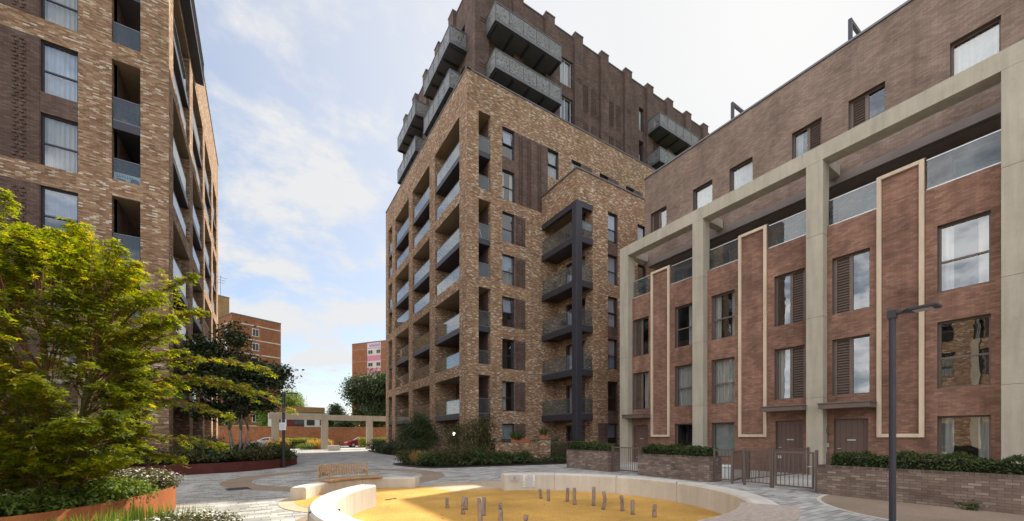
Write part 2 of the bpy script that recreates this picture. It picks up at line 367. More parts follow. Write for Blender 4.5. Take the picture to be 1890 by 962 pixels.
def _curtain_mesh(w, h, style, mat):
    k = ('c', round(w, 2), round(h, 2), style, mat)
    if k in _wc: return _wc[k]
    b = MB(); a = w/2-.02; spans = {'full': [(-a, a)], 'sides': [(-a, -a*.45), (a*.5, a)], 'left': [(-a, -a*.1)], 'right': [(a*.1, a)], 'blind': [(-a, a)], 'halfblind': [(-a, a)]}[style]
    z0 = h*.52 if style == 'halfblind' else 0
    for x0, x1 in spans:
        n = max(2, int((x1-x0)/.03)) if 'blind' not in style else 1
        P = [(x0+(x1-x0)*i/n, .17+(.03*sin(i*1.25)+.012*sin(i*.53+1) if n > 1 else 0)) for i in range(n+1)]
        for i in range(n):
            b.quad((*P[i], z0), (*P[i+1], z0), (*P[i+1], h), (*P[i], h))
    _wc[k] = b.mesh('curtain', [M[mat]], smooth=True); return _wc[k]
def window(parent, pos, rz, w, h, kind='sash', style=None, cm='curtain', fm='metal', name='window', open_=False, label=None):
    o = inst(_frame_mesh(w, h, kind, fm), name, parent, pos, rz)
    inst(_pane_mesh(w, h, kind), 'pane', o)
    if kind in ('louverL', 'louverR'): inst(_louver_mesh(w, h, kind, fm), 'louvre', o)
    if style: inst(_curtain_mesh(w, h, style, cm), 'blind' if 'blind' in style else 'curtain', o)
    if open_:
        c = inst(_frame_mesh(w*.8, h*.5, 'plain', fm), 'open_sash', o, (0, -.03, h*.47)); c.rotation_euler = (radians(-9), 0, 0)
    if label: o['label'] = label
    return o
# ------------------------------------------------------------------ walls with openings
def facade(b, ax, c, s, a0, a1, z0, z1, holes=(), regions=(), mat=0, room=4):
    """holes: (a0,a1,z0,z1,depth,mat_reveal,mat_soffit,mat_back or None, roomdepth)"""
    def P(a, z, d): return (c-s*d, a, z) if ax == 'x' else (a, c-s*d, z)
    A = sorted({round(x, 4) for x in [a0, a1]+[q for h in list(holes)+list(regions) for q in h[:2]] if a0-1e-6 <= x <= a1+1e-6})
    Z = sorted({round(x, 4) for x in [z0, z1]+[q for h in list(holes)+list(regions) for q in h[2:4]] if z0-1e-6 <= x <= z1+1e-6})
    for i in range(len(A)-1):
        for j in range(len(Z)-1):
            am, zm = (A[i]+A[i+1])/2, (Z[j]+Z[j+1])/2
            if any(h[0] < am < h[1] and h[2] < zm < h[3] for h in holes): continue
            m = mat
            for r in regions:
                if r[0] < am < r[1] and r[2] < zm < r[3]: m = r[4]
            b.quad(P(A[i], Z[j], 0), P(A[i+1], Z[j], 0), P(A[i+1], Z[j+1], 0), P(A[i], Z[j+1], 0), m)
    for h in holes:
        x0, x1, y0, y1, d, mr, msf, mb = h[:8]; rd = h[8] if len(h) > 8 else 0
        def ring(x0, x1, y0, y1, d0, d1, mr, ms, mf):
            b.quad(P(x0, y0, d0), P(x0, y1, d0), P(x0, y1, d1), P(x0, y0, d1), mr); b.quad(P(x1, y0, d0), P(x1, y1, d0), P(x1, y1, d1), P(x1, y0, d1), mr)
            b.quad(P(x0, y1, d0), P(x1, y1, d0), P(x1, y1, d1), P(x0, y1, d1), ms); b.quad(P(x0, y0, d0), P(x1, y0, d0), P(x1, y0, d1), P(x0, y0, d1), mf)
        ring(x0, x1, y0, y1, 0, d, mr, msf, mr)
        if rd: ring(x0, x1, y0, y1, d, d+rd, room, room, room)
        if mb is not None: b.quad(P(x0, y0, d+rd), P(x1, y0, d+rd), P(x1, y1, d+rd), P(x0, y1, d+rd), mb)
RZ = {('y', -1): 0.0, ('x', -1): -pi/2, ('x', 1): pi/2, ('y', 1): pi}
def balustrade(parent, p0, p1, z, h=1.05, name='balustrade', rail='metal_grey', seg=1.3):
    """glass between two plan points"""
    p0 = Vector((*p0, 0)); p1 = Vector((*p1, 0)); L = (p1-p0).length; ang = atan2(p1.y-p0.y, p1.x-p0.x)
    n = max(1, round(L/seg)); b = MB()
    for i in range(n):
        b.box(i*L/n+.012, (i+1)*L/n-.012, -.008, .008, .02, h-.02)
    o = b.build(name, M['glass_rail'], parent, loc=(p0.x, p0.y, z), rz=ang)
    r = MB(); r.box(0, L, -.018, .018, h-.02, h+.015); inst(r.mesh('handrail', [M[rail]]), 'handrail', o)
    r = MB(); r.box(0, L, -.025, .025, -.02, .05); inst(r.mesh('base_channel', [M[rail]]), 'base_channel', o)
    return o
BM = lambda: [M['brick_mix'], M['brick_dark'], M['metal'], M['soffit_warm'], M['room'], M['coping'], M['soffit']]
def textured_panel(parent, ax, c, s, a0, a1, z0, z1, cols, mat='brick_dark', name='brick_panel'):
    """shallow sheet of dark brick with columns of projecting headers"""
    b = MB()
    def bx(x0, x1, y0, y1, d0, d1, m=0):
        lo, hi = sorted((c+s*d0, c+s*d1))
        if ax == 'x': b.box(lo, hi, x0, x1, y0, y1, m)
        else: b.box(x0, x1, lo, hi, y0, y1, m)
    bx(a0, a1, z0, z1, .0, .012)
    for (q0, q1) in cols:
        n = int((z1-z0-.2)/.15)
        for i in range(n):
            z = z0+.12+i*.15; o = .11 if i % 2 else 0
            x = q0+o*.5
            while x+.10 <= q1:
                bx(x, x+.105, z, z+.068, .012, .062); x += .215
    return b.build(name, [M[mat]], parent)
# ------------------------------------------------------------------ the two mottled-brick blocks share one system
F0 = 3.05
def loggia_block(root, cx, side, yf, zo, ztop, depth, ylen, bays, slit, fronts, extra_holes=(), extra_regions=(), tower=False, pairs=4):
    X = lambda d: cx-side*d
    xi, xo = X(depth), cx
    fa0, fa1 = sorted((xi, xo))
    D = 1.85
    zr = [(zo+F0*2*p+(.5 if p else .12), zo+F0*2*(p+1)-.25) for p in range(pairs)]
    b = MB(); holes = []; doors = []; floors = []; rails = []
    for bi, (y0, y1) in enumerate(bays):
        for p, (z0, z1) in enumerate(zr):
            if bi == 0: holes.append((y0, y1, z0, z1, .35, 0, 3, None))
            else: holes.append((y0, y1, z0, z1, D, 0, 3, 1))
    facade(b, 'x', cx, side, yf, yf+ylen, zo*0, ztop, holes)
    fh = []; regs = list(extra_regions)
    for (z0, z1) in zr:
        s0, s1 = sorted((X(slit[0]), X(slit[1]))); fh.append((s0, s1, z0, z1, .35, 0, 3, None))
    for (d0, d1, z0, z1) in fronts:
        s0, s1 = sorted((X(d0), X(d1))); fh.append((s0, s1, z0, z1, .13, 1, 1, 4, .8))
    facade(b, 'y', yf, -1, fa0, fa1, 0, ztop, fh+list(extra_holes), regs)
    # corner loggia interior
    y1 = bays[0][1]
    for (z0, z1) in zr:
        xa, xb = X(.35), X(D); ya = yf+.35
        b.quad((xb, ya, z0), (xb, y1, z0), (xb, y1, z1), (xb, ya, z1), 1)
        b.quad((xa, y1, z0), (xb, y1, z0), (xb, y1, z1), (xa, y1, z1), 0)
        for z, m in ((z0, 6), (z1, 3)): b.quad((xa, ya, z), (xb, ya, z), (xb, y1, z), (xa, y1, z), m)
        b.quad((xa, ya, z0), (xa, bays[0][0], z0), (xa, bays[0][0], z1), (xa, ya, z1), 0)
        b.quad((xa, ya, z0), (X(slit[0]), ya, z0), (X(slit[0]), ya, z1), (xa, ya, z1), 0)
        if slit[1] < D-.01: b.quad((X(slit[1]), ya, z0), (xb, ya, z0), (xb, ya, z1), (X(slit[1]), ya, z1), 0)
    # far, back walls and roof
    b.quad((fa0, yf+ylen, 0), (fa1, yf+ylen, 0), (fa1, yf+ylen, ztop), (fa0, yf+ylen, ztop))
    b.quad((xi, yf, 0), (xi, yf+ylen, 0), (xi, yf+ylen, ztop), (xi, yf, ztop))
    b.quad((fa0, yf, ztop-.5), (fa1, yf, ztop-.5), (fa1, yf+ylen, ztop-.5), (fa0, yf+ylen, ztop-.5), 5)
    b.build('wall', BM(), root)
    c = MB(); lo, hi = sorted((cx+side*.05, X(.3)))
    c.box(lo, hi, yf-.05, yf+ylen, ztop, ztop+.08); c.box(min(hi, fa0), max(lo, fa1) if side < 0 else lo, yf-.05, yf+.3, ztop+.002, ztop+.078)
    c.build('coping', M['coping'], root)
    # floors, rails, doors of the loggias
    for bi, (y0, y1) in enumerate(bays):
        for p, (z0, z1) in enumerate(zr):
            zf = zo+F0*(2*p+1)
            f = MB(); ys = yf+.34 if bi == 0 else y0+.004
            lo, hi = sorted((X(.05), X(D-.004))); lo2, hi2 = sorted((X(.36), X(D-.004)))
            if bi == 0:
                f.box(lo2, hi2, ys+.02, y1-.004, zf-.25, zf+.12); q = sorted((X(.05), X(.36))); f.box(q[0], q[1], y0+.004, y1-.004, zf-.25, zf+.12)
                q = sorted((X(slit[0])-side*.004, X(slit[1]-.004))); f.box(q[0], q[1], yf+.05, yf+.36, zf-.25, zf+.12)
            else: f.box(lo, hi, y0+.004, y1-.004, zf-.25, zf+.12)
            f.build('balcony_floor', M['metal'], root)
            for k, zz in enumerate((z0, zf+.12)):
                if p == 0 and k == 0: continue
                balustrade(root, (X(.10), y0+.02), (X(.10), y1-.02), zz, 1.05 if k else .98)
                if bi == 0:
                    q = sorted((X(slit[0]), X(slit[1]))); balustrade(root, (q[0]+.02, yf+.10), (q[1]-.02, yf+.10), zz, 1.05 if k else .98)
            for k, zz in enumerate((z0, zf+.12)):
                yc = (y0+y1)/2+.3
                if bi < 3:
                    window(root, (X(D-.10), yc, zz+.02), RZ[('x', side)], min(2.4, y1-y0-.6), 2.25, 'door', random.choice(['sides', 'full', 'left', None, 'sides']), random.choice(['curtain', 'curtain_grey', 'curtain_blue']), name='balcony_door')
# ================================================================== central block
def central_block():
    root = empty('apartment_tower', (11.8, 24.5, 0), label='tall mottled-brick tower with glass loggias and dark stepped top, in the centre', cat='apartment block')
    inv = Vector((11.8, 24.5, 0))
    R = empty('tmp')                                   # build in world coordinates, parented with an inverse offset
    root_children_start = set(bpy.data.objects)
    cx, yf = 11.8, 24.5
    fr = []; regs = []; W_ = []; panels = []
    for k in range(8):
        z0 = .35+F0*k; z1 = z0+2.15
        fr.append((2.8, 3.85, z0, z1)); W_.append((cx+3.325, z0, 1.05, 2.15))
        if k < 6: panels.append((cx+3.87, cx+4.8, z0, z1, k))
    for dx in (6.9, 9.3, 12.4, 15.6, 18.8, 22): 
        fr.append((dx, dx+1.05, .35+F0*7, .35+F0*7+2.15)); W_.append((cx+dx+.525, .35+F0*7, 1.05, 2.15)); 
        if dx > 7: panels.append((cx+dx+1.07, cx+dx+2.2, .35+F0*7, 2.5+F0*7, 9))
    regs.append((cx+2.8, cx+6.9, .35+F0*6, 2.5+F0*7, 1))
    bays = [(25.7, 30.4), (31.6, 36.0), (37.1, 41.6), (42.8, 44.2)]
    loggia_block(R, cx, -1, yf, 0, 26.6, 32, 20.8, bays, (.9, 1.85), fr, extra_regions=regs)
    sty = ['full', 'left', None, 'halfblind', 'full', None, 'sides', 'halfblind']; cmm = ['curtain_grey', 'curtain', 'curtain', 'curtain_blue', 'curtain_grey', 'curtain', 'curtain', 'curtain_blue']
    for i, (x, z, w, h) in enumerate(W_):
        window(R, (x, yf+.13, z), 0, w, h, 'sash', sty[i % 8], cmm[i % 8], open_=i in (3, 7, 8))
    for (a0, a1, z0, z1, k) in panels:
        textured_panel(R, 'y', yf, -1, a0, a1, z0, z1, [(a0+.12, a0+.45), (a0+.55, a1-.05)])
    textured_panel(R, 'y', yf, -1, cx+3.87, cx+6.85, .35+F0*6, 2.5+F0*7, [(cx+4.2, cx+4.65), (cx+4.95, cx+5.4), (cx+5.9, cx+6.35)])
    # ---- projecting wing with the corner balconies
    wx0, wy, wx1, wt, rt = 18.1, 20.5, 29.0, 19.8, 17.7
    b = MB(); xr = wx0+1.5; holes = []; regs = []; ww = []
    for k in range(6):
        z0 = .35+F0*k; z1 = z0+2.15
        for xx in (21.05, 24.2, 27.0):
            holes.append((xx, xx+1.0, z0, z1, .13, 1, 1, 4, .8)); ww.append((xx+.5, z0))
    for k in (0, 2, 4):
        for xx in (21.05, 24.2, 27.0): regs.append((xx, xx+1.0, 2.5+F0*k, .35+F0*(k+1), 1))
    regs.append((20.1, 21.05, .0, 2.5, 1))
    facade(b, 'y', wy, -1, xr, wx1, 0, wt, holes, regs)
    b.quad((wx0, wy, rt), (xr, wy, rt), (xr, wy, wt), (wx0, wy, wt))
    b.quad((wx0, wy, rt), (wx0, yf, rt), (wx0, yf, wt), (wx0, wy, wt))
    b.quad((wx0, wy, rt), (xr, wy, rt), (xr, yf, rt), (wx0, yf, rt), 3)
    dh = []
    for k in range(6): dh.append((21.3, 23.4, F0*k+.05, F0*k+2.35, .15, 1, 1, 4, .9))
    facade(b, 'x', xr, -1, wy, yf, 0, rt, dh)
    b.quad((wx0, wy, wt-.4), (wx1, wy, wt-.4), (wx1, yf, wt-.4), (wx0, yf, wt-.4), 5)
    b.quad((wx1, wy, 0), (wx1, yf, 0), (wx1, yf, wt), (wx1, wy, wt))
    b.build('wing_wall', BM(), R)
    c = MB(); c.box(wx0-.06, wx0+.3, wy-.06, yf, wt, wt+.1); c.box(wx0+.3, wx1+.05, wy-.06, wy+.3, wt+.001, wt+.099); c.build('coping', M['coping'], R)
    for i, (x, z) in enumerate(ww): window(R, (x, wy+.13, z), 0, 1.0, 2.15, 'sash', ['halfblind', 'full', 'blind', None, 'full'][i % 5], ['curtain_blue', 'curtain_grey', 'curtain'][i % 3], open_=i % 4 == 1)
    for k in range(6):
        window(R, (xr+.15, 22.35, F0*k+.05), -pi/2, 2.1, 2.3, 'door', [None, 'left', 'sides', None, 'full', 'sides'][k], 'curtain', name='balcony_door')
    c = MB(); c.box(wx0-.02, wx0+.48, wy-.02, wy+.48, 0, rt-.003)
    c.build('corner_column', M['metal'], R, bevel=.02)
    c = MB(); c.box(wx0+.02, wx0+.28, wy+.48, yf-.003, rt-.38, rt-.004); c.box(wx0+.48, xr-.003, wy+.02, wy+.28, rt-.38, rt-.004); c.build('edge_beam', M['metal'], R)
    for k in range(1, 6):
        z = F0*k; c = MB(); c.box(wx0, wx0+.12, wy+.48, yf-.003, z-.33, z+.10); c.box(wx0+.48, xr-.003, wy, wy+.12, z-.33, z+.10); c.box(wx0+.12, xr-.003, wy+.12, yf-.003, z-.22, z)
        f = c.build('balcony_floor', M['metal'], R)
        balustrade(R, (wx0+.06, yf-.03), (wx0+.06, wy+.5), z+.10, 1.05); balustrade(R, (wx0+.5, wy+.06), (xr-.02, wy+.06), z+.10, 1.05)
    # ---- dark upper tower
    ux, uy, u1, uy1, z0, z1 = 13.6, 26.6, 43.6, 44.9, 25.5, 36.4
    b = MB(); holes = []; uw = []
    fz = [25.0, 28.45, 31.75]
    pil = [14.05+3.15*i for i in range(10)]
    for z in fz:
        for (xa, xb) in ((15.0, 16.9), (18.0, 20.2), (21.6, 23.4), (31.6, 32.3), (33.8, 36.0), (37.0, 39.2)):
            h = (xa, xb, z+.15, z+2.45, .15, 1, 1, 4, .8)
            holes.append(h); uw.append((xa, xb, z+.15))
    facade(b, 'y', uy, -1, ux, u1, z0, z1, holes, mat=1)
    sh = []; sw = []
    for z in fz:
        for ya in (28.6, 31.4, 36.8, 39.6):
            sh.append((ya, ya+1.8, z+.15, z+2.45, .15, 1, 1, 4, .8)); sw.append((ya, z+.15))
    facade(b, 'x', ux, -1, uy, uy1, z0, z1, sh, mat=1)
    b.quad((u1, uy, z0), (u1, uy1, z0), (u1, uy1, z1), (u1, uy, z1), 1); b.quad((ux, uy1, z0), (u1, uy1, z0), (u1, uy1, z1), (ux, uy1, z1), 1)
    b.quad((ux, uy, z1-.6), (u1, uy, z1-.6), (u1, uy1, z1-.6), (ux, uy1, z1-.6), 5)
    b.build('upper_wall', BM(), R)
    for (xa, xb, z) in uw: window(R, ((xa+xb)/2, uy+.15, z), 0, xb-xa, 2.3, 'triple' if xb-xa > 1.5 else 'plain', random.choice(['sides', 'full', None]), 'curtain', 'metal_pale' if 21 < xa < 24 else 'metal')
    for (ya, z) in sw: window(R, (ux+.15, ya+.9, z), -pi/2, 1.8, 2.3, 'door', random.choice(['sides', None]), 'curtain')
    for i, x in enumerate(pil):
        c = MB(); c.box(x-.45 if i else ux-.25, x+.48, uy-.28, uy+.3, z0, z1+.26, 0); c.box(x-.48 if i else ux-.3, x+.51, uy-.32, uy+.34, z1+.261, z1+.35, 1)
        for zz in (29.2, 32.6): c.box(x-.3, x+.33, uy-.31, uy-.28, zz, zz+.07, 0); c.box(x-.3, x+.33, uy-.31, uy-.28, zz+.22, zz+.29, 0)
        c.build('pilaster', [M['brick_dark'], M['coping']], R)
    for i in range(6):
        y = 27.4+3.15*i+.2; c = MB(); c.box(ux-.28, ux+.3, y-.45, y+.48, z0, z1+.26, 0); c.box(ux-.32, ux+.34, y-.48, y+.51, z1+.261, z1+.35, 1)
        if i: c.build('pilaster', [M['brick_dark'], M['coping']], R)
    c = MB()
    for i in range(9): c.box(pil[i]+.53, pil[i+1]-.5, uy-.05, uy+.3, z1, z1+.08)
    c.box(ux-.05, ux+.3, uy+.6, uy1, z1+.001, z1+.079)
    c.build('coping', M['coping'], R)
    for (a, bb) in ((24.6, 26.5), (27.8, 29.7)):
        for (za, zb) in ((26.9, 29.9), (30.5, 33.2)): textured_panel(R, 'y', uy, -1, a-.5, bb+.4, za, zb, [(a-.35, a+.35), (a+.6, a+1.2), (a+1.5, bb+.3)])
    def balcony(x0, x1, y0, y1, z, dirn):
        bo = MB(); bo.box(x0, x1, y0, y1, z-.16, z+.0)
        o = bo.build('balcony', M['metal_grey'], R)
        n = 5
        for i in range(n):
            u = MB()
            if dirn == 'y': u.box(x0+.1+i*(x1-x0-.3)/(n-1), x0+.22+i*(x1-x0-.3)/(n-1), y0+.1, y1, z-.28, z-.163)
            else: u.box(x0+.1, x1, y0+.1+i*(y1-y0-.3)/(n-1), y0+.22+i*(y1-y0-.3)/(n-1), z-.28, z-.163)
            u.build('joist', M['metal'], o)
        sides = [((x0, y0), (x1, y0)), ((x0, y0), (x0, y1)), ((x1, y0), (x1, y1))] if dirn == 'y' else [((x0, y0), (x0, y1)), ((x0, y0), (x1, y0)), ((x0, y1), (x1, y1))]
        for q, (pa, pb) in enumerate(sides):
            L = sqrt((pb[0]-pa[0])**2+(pb[1]-pa[1])**2); ang = atan2(pb[1]-pa[1], pb[0]-pa[0]); n = max(1, round(L/1.15))
            T = Matrix.Translation((pa[0], pa[1], z)) @ Matrix.Rotation(ang, 4, 'Z'); r = MB(); pn = MB()
            r.box(-.03, L+.03, -.035, .035, 1.16, 1.22, 0, T); r.box(.0, L, -.04, .04, -.17, .05, 0, T)
            for i in range(n+1):
                xx = min(max(i*L/n, .03), L-.03); r.box(xx-.03, xx+.03, -.03, .03, .08, 1.16, 0, T)
            for i in range(n): pn.box(i*L/n+.04, (i+1)*L/n-.04, -.006, .006, .1, 1.14, 0, T)
            r.build('railing', M['metal_grey'], o); pn.build('pierced_panel', M['pierced'], o)
    for z in (28.4, 31.8):
        balcony(14.3, 20.4, 24.95, 26.55, z, 'y'); balcony(32.6, 38.9, 24.95, 26.55, z, 'y')
        balcony(12.15, 13.55, 28.2, 33.9, z, 'x'); balcony(12.15, 13.55, 36.2, 41.9, z, 'x')
    st = MB()
    for q in (0, 1):
        st.tube([(12.86+.12*q, 25.15+.02*q, 15.38), (13.08-.0*q, 25.2, 16.35)], .02, 5); st.tube([(13.42-.1*q, 25.15+.02*q, 15.38), (13.14, 25.2, 16.35)], .02, 5)
    st.box(12.93, 13.33, 25.13, 25.16, 15.62, 15.66); st.box(12.99, 13.25, 25.14, 25.17, 15.95, 15.98)
    lad = st.build('trestle', M['metal_pale']); lad.location = (0, 0, 0); tag(lad, 'pale A-shaped folding trestle behind the glass of a narrow tower loggia', 'trestle')
    # globe lamp by the ground floor entrance, step ladder frame seen through a loggia balustrade
    g = MB(); g.tube([(0, 0, -.13), (0, 0, -.10), (0, 0, -.05), (0, 0, 0), (0, 0, .05), (0, 0, .10), (0, 0, .13)], [.02, .09, .125, .135, .125, .09, .02], 12)
    gm = NT('globe_glow'); gm.p.inputs['Emission Color'].default_value = (1, .9, .7, 1); gm.p.inputs['Emission Strength'].default_value = 2.0
    g.build('globe_light', gm.m, R, smooth=True, loc=(11.95, 27.0, 1.75))
    finish(R, root)
def finish(R, root):
    """hand the world-space children of the scratch empty to the thing's own empty"""
    bpy.context.view_layer.update()
    inv = root.matrix_world.inverted() if root.matrix_world else Matrix()
    T = Matrix.Translation(root.location) @ Matrix.Rotation(root.rotation_euler.z, 4, 'Z')
    for o in list(R.children):
        o.parent = root; o.matrix_parent_inverse = T.inverted()
    bpy.data.objects.remove(R)
central_block()
# ================================================================== left block
def left_block():
    root = empty('apartment_block', (-3.7, 24.5, 0), label='mottled-brick apartment block at the left edge behind the maple, with corner loggias', cat='apartment block')
    R = empty('tmp'); cx, yf, zo = -3.7, 24.5, .38
    fr = []; W_ = []
    for k in range(9):
        z0 = zo+.35+F0*k; fr.append((3.0, 4.1, z0, z0+2.2)); W_.append((cx-3.55, z0)); fr.append((9.6, 10.7, z0, z0+2.2)); W_.append((cx-10.15, z0))
    regs = []
    for p in range(4): regs.append((cx-10.7, cx-3.0, zo+.35+F0*2*p, zo+2.55+F0*(2*p+1), 1))
    bays = [(25.6, 30.9), (32.2, 37.3), (38.5, 43.3), (44.5, 47.8)]
    loggia_block(R, cx, 1, yf, zo, 28.7, 14, 25.0, bays, (1.0, 1.95), fr, extra_regions=regs)
    sty = ['sides', 'full', 'full', 'halfblind', 'full', 'full', 'full', 'sides']
    for i, (x, z) in enumerate(W_): window(R, (x, yf+.13, z), 0, 1.1, 2.2, 'sash', sty[(i//2) % 8], ['curtain', 'curtain_grey', 'curtain', 'curtain_blue', 'curtain', 'curtain_blue'][(i//2) % 6])
    for p in range(4):
        a0, a1 = cx-9.55, cx-4.13
        textured_panel(R, 'y', yf, -1, a0, a1, zo+.35+F0*2*p, zo+2.55+F0*(2*p+1), [(a1-.75, a1-.3), (a1-1.55, a1-1.1), (a1-2.35, a1-1.9), (a1-3.15, a1-2.7), (a1-3.95, a1-3.5)])
    # projecting dark balcony cage high on the sunny side
    o = MB(); o.box(cx+.02, cx+.45, 27.0, 33.5, 25.0, 25.2); bb = o.build('balcony', M['metal'], R)
    r = MB(); r.box(cx+.39, cx+.45, 27.0, 33.5, 26.4, 26.46)
    for i in range(22): y = 27.02+i*6.42/21; r.box(cx+.40, cx+.44, y, y+.03, 25.2, 26.4)
    for yy in (27.0, 33.44):
        for i in range(3): x = cx+.1+i*.12; r.box(x, x+.03, yy+.02, yy+.05, 25.2, 26.4)
        r.box(cx+.02, cx+.39, yy, yy+.06, 26.4, 26.455)
    r.build('railing', M['metal'], bb)
    finish(R, root)
    # banner behind a balustrade: top-level things
    t = empty('banner', (cx-1.47, yf+.22, zo+F0*4+.52), label='white banner with blue scribbles in a narrow loggia of the left block', cat='banner')
    b = MB(); b.box(-.46, .46, 0, .01, 0, .42); b.build('cloth', M['white'], t)
    b = MB(); R_ = random.Random(3)
    for i in range(7):
        x = -.36+i*.085; b.box(x, x+.018, -.012, -.002, .22, .36, 0, Matrix.Rotation(.0, 4, 'Z')); b.box(x, x+.06, -.012, -.002, .22+.03*(i % 3), .24+.03*(i % 3))
    for (x0, w, z0, h) in ((-.4, .36, .04, .13), (.08, .33, .03, .26)):
        pts = [(x0+w/2+w/2*cos(q*pi/8), -.008, z0+h/2+h/2*sin(q*pi/8)) for q in range(16)]; b.poly(pts)
    b.build('lettering', flat('banner_blue', (.10, .17, .27), .8), t)
left_block()
# ================================================================== terraced houses on the right
XW, XU, XT = 19.35, 21.0, 22.3
HM = lambda: [M['brick_house'], M['brick_house_up'], M['metal_brown'], M['soffit'], M['room'], M['coping'], M['slab']]
def house(y1, spec, label, end=False):
    y0 = y1-5.05; q = lambda d: y1-d
    root = empty('terraced_house', (XW, (y0+y1)/2, 0), label=label, cat='house', group='brick terraced houses behind the concrete frame')
    R = empty('tmp')
    cols = [(.45, 1.62), (3.38, 4.55)]
    b = MB(); holes = []; wins = []
    for ci, (d0, d1) in enumerate(cols):
        kinds = spec['kinds'][ci]
        for lv, (z0, z1) in enumerate(((3.2, 5.45), (6.45, 8.7))):
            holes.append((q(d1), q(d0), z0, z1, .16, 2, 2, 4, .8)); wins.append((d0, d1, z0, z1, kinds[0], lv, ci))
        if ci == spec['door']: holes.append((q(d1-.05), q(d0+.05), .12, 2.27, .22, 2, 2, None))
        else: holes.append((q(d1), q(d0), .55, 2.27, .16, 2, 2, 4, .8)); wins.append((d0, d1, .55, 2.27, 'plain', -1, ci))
    facade(b, 'x', XW, -1, y0, y1, 0, 10.05, holes)
    # terrace floor, back wall, soffit, upper storey
    b.quad((XW, y0, 9.9), (XT, y0, 9.9), (XT, y1, 9.9), (XW, y1, 9.9), 6)
    b.quad((XW+.25, y0, 9.9), (XW+.25, y1, 9.9), (XW+.25, y1, 10.05), (XW+.25, y0, 10.05)); b.quad((XW, y0, 10.05), (XW+.25, y0, 10.05), (XW+.25, y1, 10.05), (XW, y1, 10.05), 2)
    th = [(q(1.9), q(.5), 9.95, 12.15, .12, 2, 2, 4, .8), (q(4.75), q(3.2), 9.95, 12.15, .12, 2, 2, 4, .8)]
    facade(b, 'x', XT, -1, y0, y1, 9.9, 12.6, th)
    b.quad((XU, y0, 12.6), (XT, y0, 12.6), (XT, y1, 12.6), (XU, y1, 12.6), 3)
    uh = [(q(d1), q(d0), 13.55, 15.75, .18, 2, 2, 4, .8) for d0, d1 in cols]
    facade(b, 'x', XU, -1, y0, y1, 12.6, 18.2, uh, mat=1)
    b.quad((XU, y0, 17.7), (30, y0, 17.7), (30, y1, 17.7), (XU, y1, 17.7), 5)
    for yy, on in ((y1, end), (y0, spec.get('last'))):
        if on:
            b.quad((XW, yy, 0), (30, yy, 0), (30, yy, 9.9), (XW, yy, 9.9)); b.quad((XT, yy, 9.9), (30, yy, 9.9), (30, yy, 12.6), (XT, yy, 12.6)); b.quad((XU, yy, 12.6), (30, yy, 12.6), (30, yy, 18.2), (XU, yy, 18.2), 1)
    b.quad((30, y0, 0), (30, y1, 0), (30, y1, 18.2), (30, y0, 18.2))
    b.build('wall', HM(), R)
    c = MB(); c.box(XU-.06, XU+.32, y0+.001, y1-.001 if not end else y1+.06, 18.2, 18.29); c.build('coping', M['coping'], R)
    c = MB(); c.box(XU-.05, XU+.02, y0+.002, y1-.002, 12.45, 12.78); c.box(XU+.4, XU+.46, y0+.002, y1-.002, 12.52, 12.597); c.build('fascia', M['soffit'], R)
    st = spec['styles']
    for i, (d0, d1, z0, z1, kd, lv, ci) in enumerate(wins):
        s_, cm = st[i % len(st)]
        window(R, (XW+.16, q((d0+d1)/2), z0), -pi/2, d1-d0, z1-z0, kd, s_, cm, 'metal_brown')
    for i, (d0, d1) in enumerate(((.5, 1.9), (3.2, 4.75))):
        window(R, (XT+.12, q((d0+d1)/2), 9.95), -pi/2, d1-d0, 2.2, 'door' if i == spec['door'] else 'plain', ['full', None][i], 'curtain_grey', 'metal_brown', name='terrace_door')
    for i, (d0, d1) in enumerate(cols):
        k = spec['up'][i]; window(R, (XU+.18, q((d0+d1)/2), 13.55), -pi/2, d1-d0, 2.2, k, [None, 'full', 'sides'][(i+spec['door']) % 3], 'curtain_grey', 'metal_brown', open_=(k == 'tilt'))
    # cream stone frame strip with its brick pier head
    f0, f1 = 1.83, 3.08
    c = MB(); w = .13; xa = XW-.10
    c.box(xa, XW-.002, q(f1), q(f1)+w, 1.55, 11.15); c.box(xa, XW-.002, q(f0)-w, q(f0), 1.55, 11.15)
    c.box(xa, XW-.002, q(f1)+w, q(f0)-w, 1.55, 1.55+w); c.box(xa, XW-.002, q(f1)+w, q(f0)-w, 11.15-w, 11.15)
    c.build('stone_frame', M['precast'], R, bevel=.008, segs=1)
    c = MB(); c.box(XW-.001, XW+.45, q(f1)+.003, q(f0)-.003, 10.052, 11.12); c.box(XW+.0, XW+.5, q(f1)-.02, q(f0)+.02, 11.152, 11.2, 1); c.build('pier_head', [M['brick_house'], M['metal_brown']], R)
    balustrade(R, (XW+.1, q(.32)), (XW+.1, q(f0)+.02), 10.07, 1.05, rail='metal_pale', seg=1.6); balustrade(R, (XW+.1, q(f1)-.02), (XW+.1, q(4.8)), 10.07, 1.05, rail='metal_pale', seg=1.6)
    # door and canopy
    d0, d1 = cols[spec['door']]; d0 += .05; d1 -= .05
    c = MB(); c.box(XW+.13, XW+.19, q(d1), q(d0), .12, 2.27)
    for i in range(1, 6): y = q(d1)+i*(d1-d0)/6; c.box(XW+.118, XW+.13, y-.006, y+.006, .2, 2.2)
    do = c.build('door', M['door'], R)
    c = MB(); c.box(XW+.10, XW+.128, q((d0+d1)/2)-.13, q((d0+d1)/2)+.13, 1.42, 1.47); c.build('letter_plate', M['metal_pale'], do)
    c = MB(); yh = q(d0)-.1; c.tube([(XW+.13, yh, 1.1), (XW+.07, yh, 1.1), (XW+.07, yh-.11, 1.1)], .012, 6); c.build('handle', M['metal_pale'], do)
